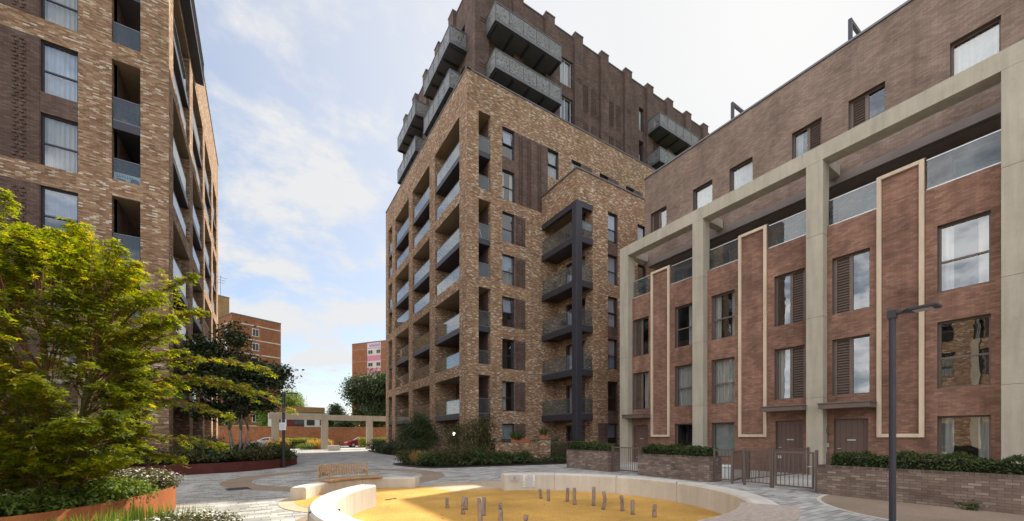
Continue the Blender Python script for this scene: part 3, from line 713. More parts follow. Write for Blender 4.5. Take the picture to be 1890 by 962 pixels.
    c = MB(); c.box(XW-.75, XW-.003, q(d1+.25), q(d0-.25 if spec['door'] == 0 else d0-.25), 2.66, 2.84); c.box(XW-.78, XW-.004, q(d1+.28), q(d0-.28), 2.841, 2.90)
    c.build('canopy', M['metal_brown'], R, bevel=.01, segs=1)
    yl = q(d0-.2) if spec['door'] == 0 else q(d1+.2)
    c = MB(); c.box(XW-.09, XW-.002, yl-.05, yl+.05, 1.72, 1.9); o = c.build('door_lamp', M['metal_grey'], R)
    c = MB(); c.box(XW-.05, XW-.002, yl-.05, yl+.05, 1.15, 1.32); c.build('entry_panel', M['metal_pale'], R)
    # terrace bulkhead lamp, roof frame
    c = MB(); pts = [(XT-.02, q(2.45)+.22*cos(a*pi/8), 11.6+.22*sin(a*pi/8)) for a in range(16)]
    c.tube([(XT-.003, q(2.45), 11.6), (XT-.10, q(2.45), 11.6)], .24, 14, 0); c.build('bulkhead_lamp', [M['metal']], R)
    if spec.get('fin', True):
        yy = y1-.45; c = MB(); c.box(XU+.33, XU+.48, yy, yy+.12, 18.0, 19.5); c.box(XU+2.6, XU+2.75, yy, yy+.12, 17.7, 19.5); c.box(XU+.48, XU+2.6, yy+.001, yy+.119, 19.35, 19.499)
        c.build('roof_frame', M['metal'], R)
    finish(R, root)
CU = 'curtain'; CG = 'curtain_grey'
house(17.2, dict(door=0, kinds=(['louverL'], ['sash']), up=['louverL', 'sash'], fin=False, styles=[('right', CU), (None, CU), ('full', CU), ('right', CU), (None, CG)]),
      'brick terraced house at the far end of the row, door furthest from the camera', end=True)
house(12.15, dict(door=1, kinds=(['sash'], ['louverR']), up=['plain', 'louverR'], styles=[('full', CU), ('sides', CU), ('blind', 'curtain_grey'), ('left', CU), (None, CU)]),
      'brick terraced house in the middle, with the pale blind in its ground-floor window')
house(7.1, dict(door=0, kinds=(['louverL'], ['sash']), up=['louverL', 'plain'], styles=[(None, CU), (None, CU), (None, CU), ('sides', CU), ('sides', CU)]),
      'brick terraced house behind the near street lamp, nearest complete house')
house(2.05, dict(door=1, kinds=(['sash'], ['louverR']), up=['plain', 'louverR'], last=True, styles=[('sides', CU), ('full', CU), (None, CG)]),
      'brick terraced house cut off by the right edge of the photo')
def colonnade():
    root = empty('colonnade', (19.0, 12, 0), label='tall pale concrete frame of columns and a long beam in front of the brick houses', cat='colonnade')
    R = empty('tmp')
    ys = [(17.45, 16.8), (12.5, 11.92), (7.4, 6.82), (2.3, 1.72), (-2.6, -3.2)]
    for (a, b_) in ys:
        c = MB(); zs = [0, 3.15, 6.4, 9.7, 12.65]
        for i in range(4): c.box(18.95, 19.55, b_, a, zs[i]+(.006 if i else 0), zs[i+1]-.006 if i < 3 else 12.65)
        for i in range(1, 4): c.box(18.96, 19.54, b_+.01, a-.01, zs[i]-.006, zs[i]+.006)
        c.build('column', M['concrete'], R, bevel=.006, segs=1)
        c = MB(); c.box(19.552, XU-.052, b_+.1, a-.1, 12.75, 13.18); c.build('return_beam', M['concrete'], R)
    for i in range(8):  # white bars added in place of bright light patches behind the beam
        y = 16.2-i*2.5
        if i % 2 == 0 or i > 3: c = MB(); c.box(19.56, 19.68, y-1.3, y, 12.70, 12.80); c.build('glint_strip', M['white'], R)
    c = MB(); c.box(18.95, 19.55, -3.2, 17.45, 12.652, 13.27); c.build('beam', M['concrete'], R, bevel=.012)
    finish(R, root)
colonnade()
# rooftop plant room behind the parapet
r = empty('plant_room', (25.5, 2, 17.7), label='orange-brown rooftop room with a sloped end above the nearest houses', cat='rooftop room')
b = MB(); P = [(23.2, 17.7), (23.2, 21.2), (27.5, 21.2), (27.5, 17.7)]
for y, yt in ((5.6, 4.4),):
    b.poly([(23.2, 5.6, 17.7), (23.2, -3, 17.7), (23.2, -3, 21.3), (23.2, 3.6, 21.3)]); b.poly([(27.5, 5.6, 17.7), (27.5, -3, 17.7), (27.5, -3, 21.3), (27.5, 3.6, 21.3)])
    b.quad((23.2, 5.6, 17.7), (27.5, 5.6, 17.7), (27.5, 3.6, 21.3), (23.2, 3.6, 21.3)); b.quad((23.2, 3.6, 21.3), (27.5, 3.6, 21.3), (27.5, -3, 21.3), (23.2, -3, 21.3)); b.quad((23.2, -3, 17.7), (27.5, -3, 17.7), (27.5, -3, 21.3), (23.2, -3, 21.3))
o = b.build('cladding', flat('orange_brown_cladding', (.34, .19, .10), .7, 0, .15, 2), r); o.matrix_parent_inverse = Matrix.Translation((-25.5, -2, -17.7))
# terrace across the square (behind the camera; it lights and mirrors in the window panes)
def opposite():
    root = empty('opposite_terrace', (-14, 0, 0), label='sunlit brick terrace across the square, seen mirrored in the nearest house windows', cat='terrace')
    R = empty('tmp'); b = MB(); holes = []; W_ = []
    for i in range(7):
        y = -22+i*5.1
        for k in range(4):
            for dy in (.6, 3.3): holes.append((y+dy, y+dy+1.2, .6+3.2*k, 2.8+3.2*k, .16, 2, 2, 4, .7)); W_.append((y+dy+.6, .6+3.2*k))
    facade(b, 'x', -14, 1, -23, 14, 0, 13.6, holes, mat=0)
    b.quad((-22, -23, 13), (-14, -23, 13), (-14, 14, 13), (-22, 14, 13), 5); b.quad((-22, 14, 0), (-14, 14, 0), (-14, 14, 13.6), (-22, 14, 13.6)); b.quad((-22, -23, 0), (-14, -23, 0), (-14, -23, 13.6), (-22, -23, 13.6)); b.quad((-22, -23, 0), (-22, 14, 0), (-22, 14, 13.6), (-22, -23, 13.6))
    b.build('wall', [M['brick_mix']]+HM()[1:], R)
    for i, (y, z) in enumerate(W_): window(R, (-14.16, y, z), pi/2, 1.2, 2.2, ['sash', 'louverL'][i % 2], [None, 'full', 'sides'][i % 3], CU, 'metal_brown')
    for i in range(8): c = MB(); y = -23+i*5.1; c.box(-13.99, -13.8, y, y+.5, 0, 10.2); c.build('column', M['concrete'], R)
    finish(R, root)
opposite()
# ================================================================== pixel-to-world helper used to read positions off the ground plane
def ray(px):
    u = (px-945)/734; return (.533+.846*u, .846-.533*u)
def G(px, py, z=0):
    t = (1.6-z)*734/(py-805); d = ray(px); return (d[0]*t, d[1]*t)
def struct(b, name, mat, **k): return tag(b.build(name, mat, **k), kind='structure')
def sheet(name, pts, z, mat): b = MB(); b.poly([(x, y, z) for x, y in pts]); return struct(b, name, mat)
def arcpts(cx, cy, r, a0, a1, n=40): return [(cx+r*cos(radians(a0+(a1-a0)*i/n)), cy+r*sin(radians(a0+(a1-a0)*i/n))) for i in range(n+1)]
sheet('ground', [(-1500, -1500), (1500, -1500), (1500, 1500), (-1500, 1500)], -.03, M['grass_floor'])
sheet('paving', [(-22, -30), (19.4, -30), (19.4, 17.2), (50, 17.2), (50, 50), (-22, 50)], 0, M['paving'])
sheet('footway', [(-40, 50), (80, 50), (80, 56.5), (-40, 56.5)], .004, M['slab'])
b = MB(); b.box(-40, 80, 56.5, 56.65, -.12, .006); struct(b, 'kerb', M['concrete'])
sheet('road', [(-60, 56.65), (90, 56.65), (90, 64), (-60, 64)], -.015, M['asphalt'])
sheet('far_pavement', [(-60, 64), (90, 64), (90, 69.9), (-60, 69.9)], .0, M['slab'])
PC = (4.8, 6.45)
ring = lambda c, r0, r1, a0, a1: arcpts(*c, r1, a0, a1)+arcpts(*c, r0, a1, a0)
BC = (2.65, 10.7)
sheet('resin_surround', ring(PC, 3.5, 6.2, 56, 92), .008, M['resin_tan'])
sheet('resin_border', ring(PC, 3.9, 4.75, 120, 215), .004, M['resin'])
sheet('resin_ring_edge', arcpts(*BC, 2.33, 0, 359, 60), .010, M['resin_tan'])
sheet('play_surface', arcpts(*BC, 1.98, 0, 359, 60), .014, M['yellow'])
sheet('rubber_play_surface', arcpts(*PC, 4.05, 0, 359, 80), .018, M['yellow'])
sheet('resin_circle', ring((2.7, 16.6), 3.0, 3.9, 0, 359.9), .004, M['resin'])
sheet('resin_half_circle', arcpts(13.08, 1.4, 3.15, 90, 270), .004, M['resin'])
b = MB()
for (p, q_) in zip(arcpts(13.08, 1.4, 3.15, 90, 270), arcpts(13.08, 1.4, 3.15, 90, 270)[1:]):
    a0 = atan2(p[1]-1.4, p[0]-13.08); a1 = atan2(q_[1]-1.4, q_[0]-13.08); r = 3.24
    b.quad((*p, .005), (*q_, .005), (13.08+r*cos(a1), 1.4+r*sin(a1), .005), (13.08+r*cos(a0), 1.4+r*sin(a0), .005))
struct(b, 'metal_edging_strip', M['concrete_pale'])
sheet('garden_paving', [(13.9, -3), (19.3, -3), (19.3, 17.1), (13.9, 17.1)], .006, M['slab'])
# ================================================================== low curved concrete walls
def arc_wall(c, r0, th, a0, a1, h, name, label, cat='low wall', mat='concrete_pale', joints=()):
    b = MB(); n = max(8, int(abs(a1-a0)/3)); ch = .035
    prof = [(r0, 0), (r0, h-ch), (r0+ch, h), (r0+th-ch, h), (r0+th, h-ch), (r0+th, 0)]
    A = [radians(a0+(a1-a0)*i/n) for i in range(n+1)]
    for i in range(n):
        for j in range(5):
            P = [(c[0]+r*cos(a), c[1]+r*sin(a), z) for a, (r, z) in ((A[i], prof[j]), (A[i+1], prof[j]), (A[i+1], prof[j+1]), (A[i], prof[j+1]))]
            b.quad(*P)
    for a in (A[0], A[-1]): b.poly([(c[0]+r*cos(a), c[1]+r*sin(a), z) for r, z in prof])
    for ja in joints:
        T = Matrix.Translation((*c, 0)) @ Matrix.Rotation(radians(ja), 4, 'Z'); b.box(r0-.002, r0+th+.002, -.003, .003, 0, h+.002, 1, T)
    return tag(b.build(name, [M[mat], M['earth']]), label, cat)
arc_wall(PC, 3.62, .42, 71.5, -61, .50, 'curved_wall', 'long curved pale concrete wall with two notices, right of the yellow play area', joints=(48, 20, -8))
arc_wall(PC, 3.80, .42, 133.5, 232, .50, 'curved_wall', 'sunlit curved concrete wall at the bottom centre, left of the yellow play area', joints=(180,))
arc_wall((2.7, 10.55), 1.86, .36, 47, 161, .32, 'curved_wall', 'low curved concrete wall that carries the slatted bench', joints=(95,))
# slatted bench on the wall
def bench():
    c = (2.7, 10.55); root = empty('bench', (*(c[0]+2.05*cos(radians(103)), c[1]+2.05*sin(radians(103))), .32), label='curved timber slatted bench with a low backrest on the concrete wall', cat='bench')
    R = empty('tmp'); b = MB(); n = 26
    for i in range(n):
        a = radians(128-(50)*i/(n-1)); T = Matrix.Translation((*c, 0)) @ Matrix.Rotation(a, 4, 'Z'); b.box(1.72, 2.36, -.028, .028, .345, .385, 0, T)
    b.build('seat', M['timber'], R)
    b = MB(); n = 21
    for i in range(n):
        a = radians(125-(37)*i/(n-1)); T = Matrix.Translation((*c, 0)) @ Matrix.Rotation(a, 4, 'Z') @ Matrix.Translation((2.30, 0, .44)) @ Matrix.Rotation(radians(12), 4, 'Y'); b.box(-.015, .015, -.021, .021, 0, .34, 0, T)
    b.build('backrest', M['timber'], R)
    b = MB(); 
    for z, r in ((.50, 2.335), (.70, 2.375)): b.tube([(c[0]+r*cos(radians(a)), c[1]+r*sin(radians(a)), z) for a in range(88, 126, 3)], .012, 6)
    for a in (88, 106, 124): b.tube([(c[0]+r*cos(radians(a)), c[1]+r*sin(radians(a)), z) for r, z in ((2.3, .33), (2.335, .50), (2.375, .72))], .014, 6)
    b.build('back_support', M['metal_pale'], R)
    for a in (122, 90):
        T = Matrix.Translation((*c, 0)) @ Matrix.Rotation(radians(a), 4, 'Z'); b = MB(); b.box(2.0, 2.33, -.03, .03, .56, .59, 0, T); b.box(2.02, 2.05, -.02, .02, .385, .56, 0, T); b.build('armrest', M['timber'], R)
    b = MB(); b.tube([(c[0]+2.0*cos(radians(a)), c[1]+2.0*sin(radians(a)), .332) for a in range(79, 129, 3)], .011, 6); b.build('seat_rail', M['metal_pale'], R)
    finish(R, root)
bench()
def seat_on_wall():
    root = empty('slatted_seat', (PC[0]+3.8*cos(radians(-70)), PC[1]+3.8*sin(radians(-70)), .5), label='weathered timber slats laid on the near end of the long curved wall', cat='bench')
    R = empty('tmp'); arc = MB()
    for i in range(22):
        T = Matrix.Translation((*PC, 0)) @ Matrix.Rotation(radians(-61.5-i*1.45), 4, 'Z'); arc.box(3.45, 4.2, -.034, .034, .50, .54, 0, T)
    arc.build('slat_top', M['timber_grey'], R)
    b = MB()
    for a0, a1 in ((-62, -92),):
        for i in range(10):
            q0, q1 = radians(a0+(a1-a0)*i/10), radians(a0+(a1-a0)*(i+1)/10)
            p = [(PC[0]+r*cos(q), PC[1]+r*sin(q)) for r, q in ((3.66, q0), (4.0, q0), (4.0, q1), (3.66, q1))]; b.prism(p[::-1], 0, .497)
    b.build('plinth', M['concrete_pale'], R); finish(R, root)
seat_on_wall()
# notices on the long wall
def notice(px, w, h, zc, label, kind):
    best = min((abs((lambda P: (945+734*((P[0]*.846-P[1]*.533)/(P[0]*.533+P[1]*.846))) - px)((PC[0]+3.62*cos(radians(a/10)), PC[1]+3.62*sin(radians(a/10))))), a/10) for a in range(500, 715))
    a = radians(best[1]); root = empty('notice', (PC[0]+3.605*cos(a), PC[1]+3.605*sin(a), zc), a-pi/2, label, 'notice')
    b = MB(); b.box(-w/2, w/2, -.006, .0, -h/2, h/2); b.build('plate', M['white'] if kind == 'rules' else M['metal_pale'], root)
    b = MB()
    if kind == 'rules':
        for i in range(11): z = h/2-.07-i*h*.072; b.box(-w*.34+.01*(i % 3), w*.34-.012*(i % 2), -.009, -.0065, z-.004, z+.004)
        b.build('text_lines', flat('grey_ink', (.22, .24, .27), .7), root)
        r = MB()
        for (x, z) in ((-w*.42, -h*.12), (w*.42, -h*.12), (-w*.42, -h*.34), (w*.42, -h*.34)): r.box(x-.012, x+.012, -.009, -.0065, z-.014, z+.014)
        r.box(-w*.12, w*.05, -.009, -.0065, h*.41, h*.45); r.box(w*.15, w*.3, -.009, -.0065, h*.42, h*.46)
        r.build('symbols', flat('red_brown_ink', (.35, .10, .06), .7), root)
    else:
        e = flat('maroon_ink', (.38, .12, .12), .7)
        for q in (-1, 1): b.tube([(q*.028, -.008, .055), (q*.028, -.008, .01), (0, -.008, -.015)], .008, 5)
        b.poly([(.035*cos(k*pi/6), -.0075, .03*sin(k*pi/6)+.0) for k in range(7, 12)])
        b.box(-w*.36, w*.36, -.009, -.0065, -.062, -.05); b.build('emblem', e, root)
notice(949.5, .30, .20, .37, 'small grey plate with a red emblem at the left end of the long curved wall', 'plate')
notice(976, .36, .36, .30, 'white square notice with lines of text on the long curved wall', 'rules')
# ================================================================== timber logs standing in the play area
def logs():
    L = [(900+x/3.15, 820+y/3.15, 820+t/3.15, .105) for x, y, t in ((308, 320, 262), (353, 335, 264), (463, 338, 255), (506, 356, 254), (615, 362, 248), (670, 384, 272), (783, 393, 300), (842, 414, 327), (969, 429, 351))]
    L += [(800+x/9, 880+y/9, 880+t/9, d) for x, y, t, d in ((232, 535, 350, .10), (495, 635, 338, .10), (542, 565, 345, .09), (775, 840, 345, .115), (835, 665, 350, .10), (1110, 720, 435, .10), (1125, 900, 548, .11), (1520, 960, 638, .10))]
    names = ['farthest log in the play area, below the white notice', 'log just right of the farthest one below the white notice', 'log left of the middle pair by the long wall', 'log right of the middle pair by the long wall',
             'tallest log before the long wall', 'bent log beside the tallest log', 'straight log between the bent log and the last short ones', 'short log second from the right in the row', 'short log at the right end of the row by the wall',
             'short leaning log at the left end of the play area', 'curved log second from the left', 'thin log hidden behind the curved second log', 'thick golden log with a pale top, centre left', 'dark log close behind the thick golden one',
             'dark log tucked behind the pale-topped near log', 'near log with a pale cut top at the bottom edge', 'near log farthest right at the bottom edge']
    for i, (px, yb, yt, d) in enumerate(L):
        x, y = G(px, yb); rr = ray(px); t = 1.6*734/(yb-805); h = 1.6-(yt-805)/734*t; rnd = random.Random(i)
        b = MB(); k = 8; lean = [(-.02, .01), (.012, 0)][i % 2]; bend = .04 if i in (5, 10) else .006
        pts = [(lean[0]*q/k+bend*sin(pi*q/k), lean[1]*q/k, .018+(h-.018)*q/k) for q in range(k+1)]
        b.tube(pts, [d*.385*(1.03-.006*q_+rnd.uniform(-.015, .015)) for q_, _ in enumerate(pts)], 14)
        b.m[-1] = 1
        o = b.build('standing_log', [M['log'], M['log_end']], smooth=True, loc=(x, y, 0), rz=i); tag(o, names[i], 'log', 'timber logs standing in the yellow play area')
        me = o.data
        for p in me.polygons:
            if p.loop_total > 4: p.use_smooth = False
logs()
# small drain / marker strip in the rubber
b = MB(); b.box(-.16, .16, -.03, .03, .019, .026); x, y = G(721, 923); tag(b.build('drain_cover', M['metal'], loc=(x, y, 0), rz=.35), 'small dark slot drain in the yellow surface', 'drain')
for (x, y, lb) in ((9.3, 14.2, 'square metal drain cover in the grey paving beyond the long wall'), (-.6, 14.6, 'square metal drain cover in the paving left of the bench')):
    b = MB(); b.box(-.3, .3, -.3, .3, .001, .010); b.box(-.27, .27, -.27, .27, .0102, .014, 1); tag(b.build('drain_cover', [M['metal_grey'], M['asphalt']], loc=(x, y, 0), rz=.2), lb, 'drain')
# ================================================================== corten planters
def smooth_loop(P, n=6):
    out = []; N = len(P)
    for i in range(N):
        p0, p1, p2, p3 = [Vector(P[(i+k-1) % N]) for k in range(4)]
        for q in range(n):
            t = q/n; out.append(tuple(.5*((2*p1)+(-p0+p2)*t+(2*p0-5*p1+4*p2-p3)*t*t+(-p0+3*p1-3*p2+p3)*t**3)))
    return out
def steel_planter(P, h, mat, label, n=6):
    L = smooth_loop(P, n); c = (sum(p[0] for p in L)/len(L), sum(p[1] for p in L)/len(L))
    root = empty('steel_planter', (*c, 0), label=label, cat='planter'); R = empty('tmp')
    b = MB(); N = len(L); th = .03
    nr = []
    for i in range(N):
        d = Vector(L[(i+1) % N])-Vector(L[i-1]); d.normalize(); nr.append((-d.y, d.x))
    sg = 1 if sum((L[i][0]*L[(i+1) % N][1]-L[(i+1) % N][0]*L[i][1]) for i in range(N)) > 0 else -1
    I = [(p[0]+sg*n_[0]*th, p[1]+sg*n_[1]*th) for p, n_ in zip(L, nr)]
    for i in range(N):
        j = (i+1) % N
        b.quad((*L[i], 0), (*L[j], 0), (*L[j], h), (*L[i], h)); b.quad((*I[i], 0), (*I[j], 0), (*I[j], h), (*I[i], h)); b.quad((*L[i], h), (*L[j], h), (*I[j], h), (*I[i], h))
    b.build('steel_edge', M[mat], R, smooth=False)
    s = MB(); s.poly([(*p, h-.10) for p in I]); s.build('soil', M['earth'], R); finish(R, root); return L
PL1 = [(-8.5, 12.9), (-5, 13.1), (-2.9, 12.8), (-1.85, 12.15), (-1.62, 11.2), (-1.95, 9.6), (-2.45, 8.65), (-3.0, 8.2), (-4.6, 7.6), (-8.5, 7.4)]
steel_planter(PL1, .5, 'corten', 'orange rusted steel planter around the maple in the left foreground')
PL2 = [(-9, 20.4), (-6, 20.4), (-3.2, 20.8), (-1.1, 21.4), (.28, 22.5), (1.3, 24.3), (1.77, 26.6), (1.6, 31), (.5, 35), (-2.2, 36.2), (-3.2, 35), (-3.25, 30), (-3.25, 24.6), (-3.6, 24.15), (-9, 24.1)]
steel_planter(PL2, .44, 'corten_dark', 'dark rusted steel planter curving in front of the left apartment block')
sheet('planting_soil', smooth_loop([(6.5, 23.2), (6.3, 21), (7.2, 18.8), (9.9, 18.2), (14.5, 17.6), (17.9, 17.4), (17.9, 20.3), (17.9, 24.3), (12, 24.4), (9, 24.2)], 4), .02, M['earth'])
sheet('planting_soil', smooth_loop([(9.0, 36.5), (9.4, 32), (10.6, 30.5), (11.7, 30.6), (11.7, 38), (11.7, 45), (9.8, 45)], 4), .02, M['earth'])
sheet('planting_soil', smooth_loop([(-2.3, 7.2), (-1.2, 8.2), (-.35, 8.0), (-.15, 7.0), (-.6, 5.4), (-1.8, 4.5), (-3, 5.5)], 4), .02, M['earth'])
# ================================================================== brick planters with hedges, railings and gates
HEDGES = []
def brick_planter(y0, y1, h, label):
    x0, x1 = 13.1, 13.88; root = empty('brick_planter', ((x0+x1)/2, (y0+y1)/2, 0), label=label, cat='planter', group='brick planters along the front gardens')
    R = empty('tmp'); b = MB(); t = .215
    b.box(x0, x0+t, y0, y1, 0, h-.065); b.box(x1-t, x1, y0, y1, 0, h-.065); b.box(x0+t, x1-t, y0, y0+t, 0, h-.065); b.box(x0+t, x1-t, y1-t, y1, 0, h-.065)
    b.build('brickwork', M['brick_planter'], R)
    b = MB(); e = .004
    b.box(x0-e, x0+t, y0-e, y1+e, h-.065, h); b.box(x1-t, x1+e, y0-e, y1+e, h-.065, h); b.box(x0+t, x1-t, y0-e, y0+t, h-.065, h); b.box(x0+t, x1-t, y1-t, y1+e, h-.065, h)
    b.build('brick_capping', brick('capping_brick', [(0, (.12, .085, .07)), (.4, (.17, .12, .10)), (.8, (.23, .17, .14))], (.10, .08, .07), bw=.075, bh=.3, ms=.008) if 'capping_brick' not in bpy.data.materials else bpy.data.materials['capping_brick'], R)
    s = MB(); s.quad((x0+t, y0+t, h-.12), (x1-t, y0+t, h-.12), (x1-t, y1-t, h-.12), (x0+t, y1-t, h-.12)); s.build('soil', M['earth'], R); finish(R, root)
brick_planter(12.75, 15.6, .92, 'brick planter at the far left of the front gardens')
brick_planter(8.0, 11.1, .88, 'brick planter in the middle, between the two gates')
brick_planter(-2.2, 4.85, .80, 'long brick planter in the right foreground')
def bars(b, L, z0, z1, gap=.11, r=.008, n0=0):
    n = int(L/gap)
    for i in range(1, n): x = i*L/n; b.box(x-r, x+r, -r, r, z0, z1)
def railing(p0, p1, h, label, cat='railing', name='railing', gate=False, numb=None, post=.03, group=None):
    p0 = Vector((*p0, 0)); p1 = Vector((*p1, 0)); L = (p1-p0).length; ang = atan2(p1.y-p0.y, p1.x-p0.x)
    root = empty(name, p0, ang, label, cat, group)
    b = MB(); w = .05 if gate else .03
    if gate:
        b.box(.06, .06+w, -.02, .02, .08, h-.06); b.box(L-.06-w, L-.06, -.02, .02, .08, h-.06); b.box(.06+w, L-.06-w, -.02, .02, .08, .13); b.box(.06+w, L-.06-w, -.02, .02, h-.11, h-.06)
    else:
        b.box(0, L, -.014, .014, .10, .14); c = MB(); c.box(0, L, -.014, .014, h-.08, h-.04); c.build('rail', M['metal_brown'], root)
    b.build('gate_frame' if gate else 'rail', M['metal_brown'], root)
    b = MB(); bars(b, L-.2 if gate else L, .12, h-.07); o = b.build('bars', M['metal_brown'], root); o.location.x = .1 if gate else 0
    for x in (0, L): b = MB(); b.box(x-post, x+post, -post, post, 0, h); b.build('post', M['metal_brown'], root)
    if gate:
        b = MB(); b.tube([(L-.1, -.02, h*.6), (L-.1, -.06, h*.6), (L-.2, -.06, h*.6)], .01, 6); b.build('latch', M['metal_pale'], root)
    if numb:
        cu = bpy.data.curves.new('house_number', 'FONT'); cu.body = numb; cu.size = .11; cu.extrude = .004; cu.materials.append(M['white'])
        tmp = bpy.data.objects.new('t', cu); COL.objects.link(tmp); bpy.context.view_layer.update(); me = bpy.data.meshes.new_from_object(tmp); bpy.data.objects.remove(tmp)
        o = bpy.data.objects.new('house_number', me); COL.objects.link(o); o.parent = root; o.location = (.15, -.03, h-.27); o.rotation_euler = (pi/2, 0, 0)
    return root
XG = 13.35
railing((XG, 12.72), (XG, 11.14), 1.18, 'metal bar gate between the far brick planter and the middle one', 'gate', 'garden_gate', True)
railing((XG, 7.96), (XG, 7.35), 1.18, 'short metal railing at the right end of the middle planter')
railing((XG, 7.35), (15.2, 7.75), 1.15, 'open metal garden gate swung in behind the middle planter', 'gate', 'garden_gate', True)
railing((XG, 6.95), (XG, 6.15), 1.2, 'narrow metal railing panel left of the numbered gate')
railing((XG, 6.1), (XG, 4.95), 1.2, 'metal bar gate with white number 33 beside the long right planter', 'gate', 'garden_gate', True, '33')
railing((13.95, 7.3), (18.9, 7.3), 1.15, 'dividing railing between the middle and the nearest front garden')
railing((13.95, 11.1), (18.9, 12.1), 1.15, 'dividing railing between the far and the middle front garden')
railing((13.95, 4.9), (13.95, 2.4), 1.12, 'metal railing behind the hedge of the long right planter')
b = MB(); b.box(-.5, .5, -.25, .25, 0, .38); b.box(-.53, .53, -.28, .28, .382, .43); o = b.build('low_white_box', M['white'], bevel=.02, loc=(15.6, 8.9, 0), rz=.4); tag(o, 'low white box behind the railings in the middle front garden', 'box')  # plain low white box with a slightly wider top
# railing, brick pier and terracotta boxes in front of the tower
railing((15.1, 19.6), (18.0, 19.6), 1.3, 'dark bar railing between the brick pier and the wing of the apartment block')
b = MB(); b.box(-.3, .3, -.25, .25, 0, 1.35); b.box(-.34, .34, -.29, .29, 1.352, 1.42, 1); tag(b.build('brick_pier', [M['brick_mix'], M['coping']], loc=(14.75, 19.7, 0)), 'short yellow brick pier among the shrubs below the tower', 'pier')
b = MB(); b.box(-1.5, 1.5, -.11, .11, 0, 1.2); tag(b.build('garden_wall', M['brick_mix'], loc=(13.0, 20.0, 0)), 'low brick garden wall under the terracotta trough', 'wall')
def pot(loc, w, label, n):
    root = empty('flower_trough', loc, label=label, cat='trough'); b = MB(); b.prism([(-w, -.13), (w, -.13), (w, .13), (-w, .13)], 0, .2); b.box(-w-.02, w+.02, -.15, .15, .202, .25); b.build('trough', M['terracotta'], root, bevel=.01); return root
T1 = pot((13.2, 20.0, 1.2), .6, 'long terracotta trough of plants on the wall below the tower window', 1)
T2 = pot((14.7, 19.7, 1.42), .27, 'small terracotta pot on the brick pier', 1)
# ================================================================== street lamps
def street_lamp(x, y, h, d, ang, label, arm=.6, sign=False):
    root = empty('street_lamp', (x, y, 0), ang, label, 'street lamp')
    b = MB(); b.tube([(0, 0, 0), (0, 0, h)], d/2, 16); b.build('pole', M['metal'], root, smooth=False)
    b = MB(); b.tube([(0, 0, .0), (0, 0, .02)], d*1.1, 16); b.build('base_plate', M['metal'], root)
    b = MB(); b.box(-d*.6, d*.6, -d*.6, d*.6, h-.06, h+.10); b.build('bracket', M['metal'], root, bevel=.01)
    T = Matrix.Translation((0, 0, h+.04)) @ Matrix.Rotation(radians(-3), 4, 'Y'); b = MB()
    P = [(.04, .045), (.14, .05), (.24, .15), (arm, .155), (arm+.02, .13)]; top = [(x_, y_) for x_, y_ in P]+[(x_, -y_) for x_, y_ in reversed(P)]
    i = len(b.v); b.prism([tuple((T @ Vector((x_, y_, 0)))[:2]) for x_, y_ in top], h+.005, h+.055)
    b.build('lamp_head', M['metal'], root, bevel=.012)
    b = MB(); b.box(.28, arm-.06, -.10, .10, h-.004, h+.004); b.build('lens', M['metal_pale'], root)
    if sign:
        b = MB(); b.box(-.16, .16, -d/2-.03, -d/2-.012, 1.9, 2.28); b.build('notice_board', M['white'], root).rotation_euler = (0, 0, -ang-.5)
        b = MB()
        for q in range(6): b.box(-.12, .12-.03*(q % 2), -d/2-.034, -d/2-.031, 2.2-q*.045, 2.208-q*.045)
        b.build('text_lines', M['metal_grey'], root).rotation_euler = (0, 0, -ang-.5)
street_lamp(9.66, 2.42, 3.78, .100, -pi/2, 'dark flat-headed street lamp in the right foreground before the long planter', .58)
street_lamp(.94, 23.2, 3.75, .13, 0, 'distant dark street lamp with a white notice on its pole, beside the dark planter', .62, True)
# ================================================================== pergola, wall, street furniture, vehicles, far buildings
def pergola():
    root = empty('concrete_pergola', (5, 52, 0), label='long pale concrete pergola between the two apartment blocks', cat='pergola'); R = empty('tmp')
    for x in (1.3, 6.35, 11.5, 16.5): b = MB(); b.box(x-.36, x+.36, 51.7, 52.3, 0, 3.5); b.build('column', M['concrete'], R, bevel=.015)
    b = MB(); b.box(.7, 17.5, 51.7, 52.3, 3.502, 4.12); b.build('beam', M['concrete'], R, bevel=.015)
    finish(R, root)
pergola()
b = MB(); b.box(-45, 60, 70, 70.33, 0, 2.95); b.box(-45, 60, 69.95, 70.38, 2.952, 3.05, 1)
for i in range(24): x = -30+i*3.6; b.box(x, x+.25, 69.98, 70.0, 2.3, 2.5, 2)
o = tag(b.build('boundary_wall', [M['brick_far'], M['brick_far2'], M['soffit']]), 'long orange brick boundary wall across the street', 'wall')
b = MB(); b.box(-.55, .55, -.5, .5, 0, .5); b.box(-.58, .58, -.53, .53, .502, .56); tag(b.build('stone_block', M['concrete_pale'], loc=(6.75, 47.6, 0), bevel=.02), 'pale stone seat block beside the golden grasses', 'block')
for (px, py, lb) in ((469, 829, 'small dark bollard in front of the white car'), (627, 830, 'small dark bollard beside the pale stone block')):
    x, y = G(px, py); b = MB(); b.tube([(0, 0, 0), (0, 0, .8), (0, 0, .86), (0, 0, .9)], [.07, .07, .06, .02], 10); tag(b.build('bollard', M['metal'], loc=(x, y, 0)), lb, 'bollard', 'bollards at the end of the square')
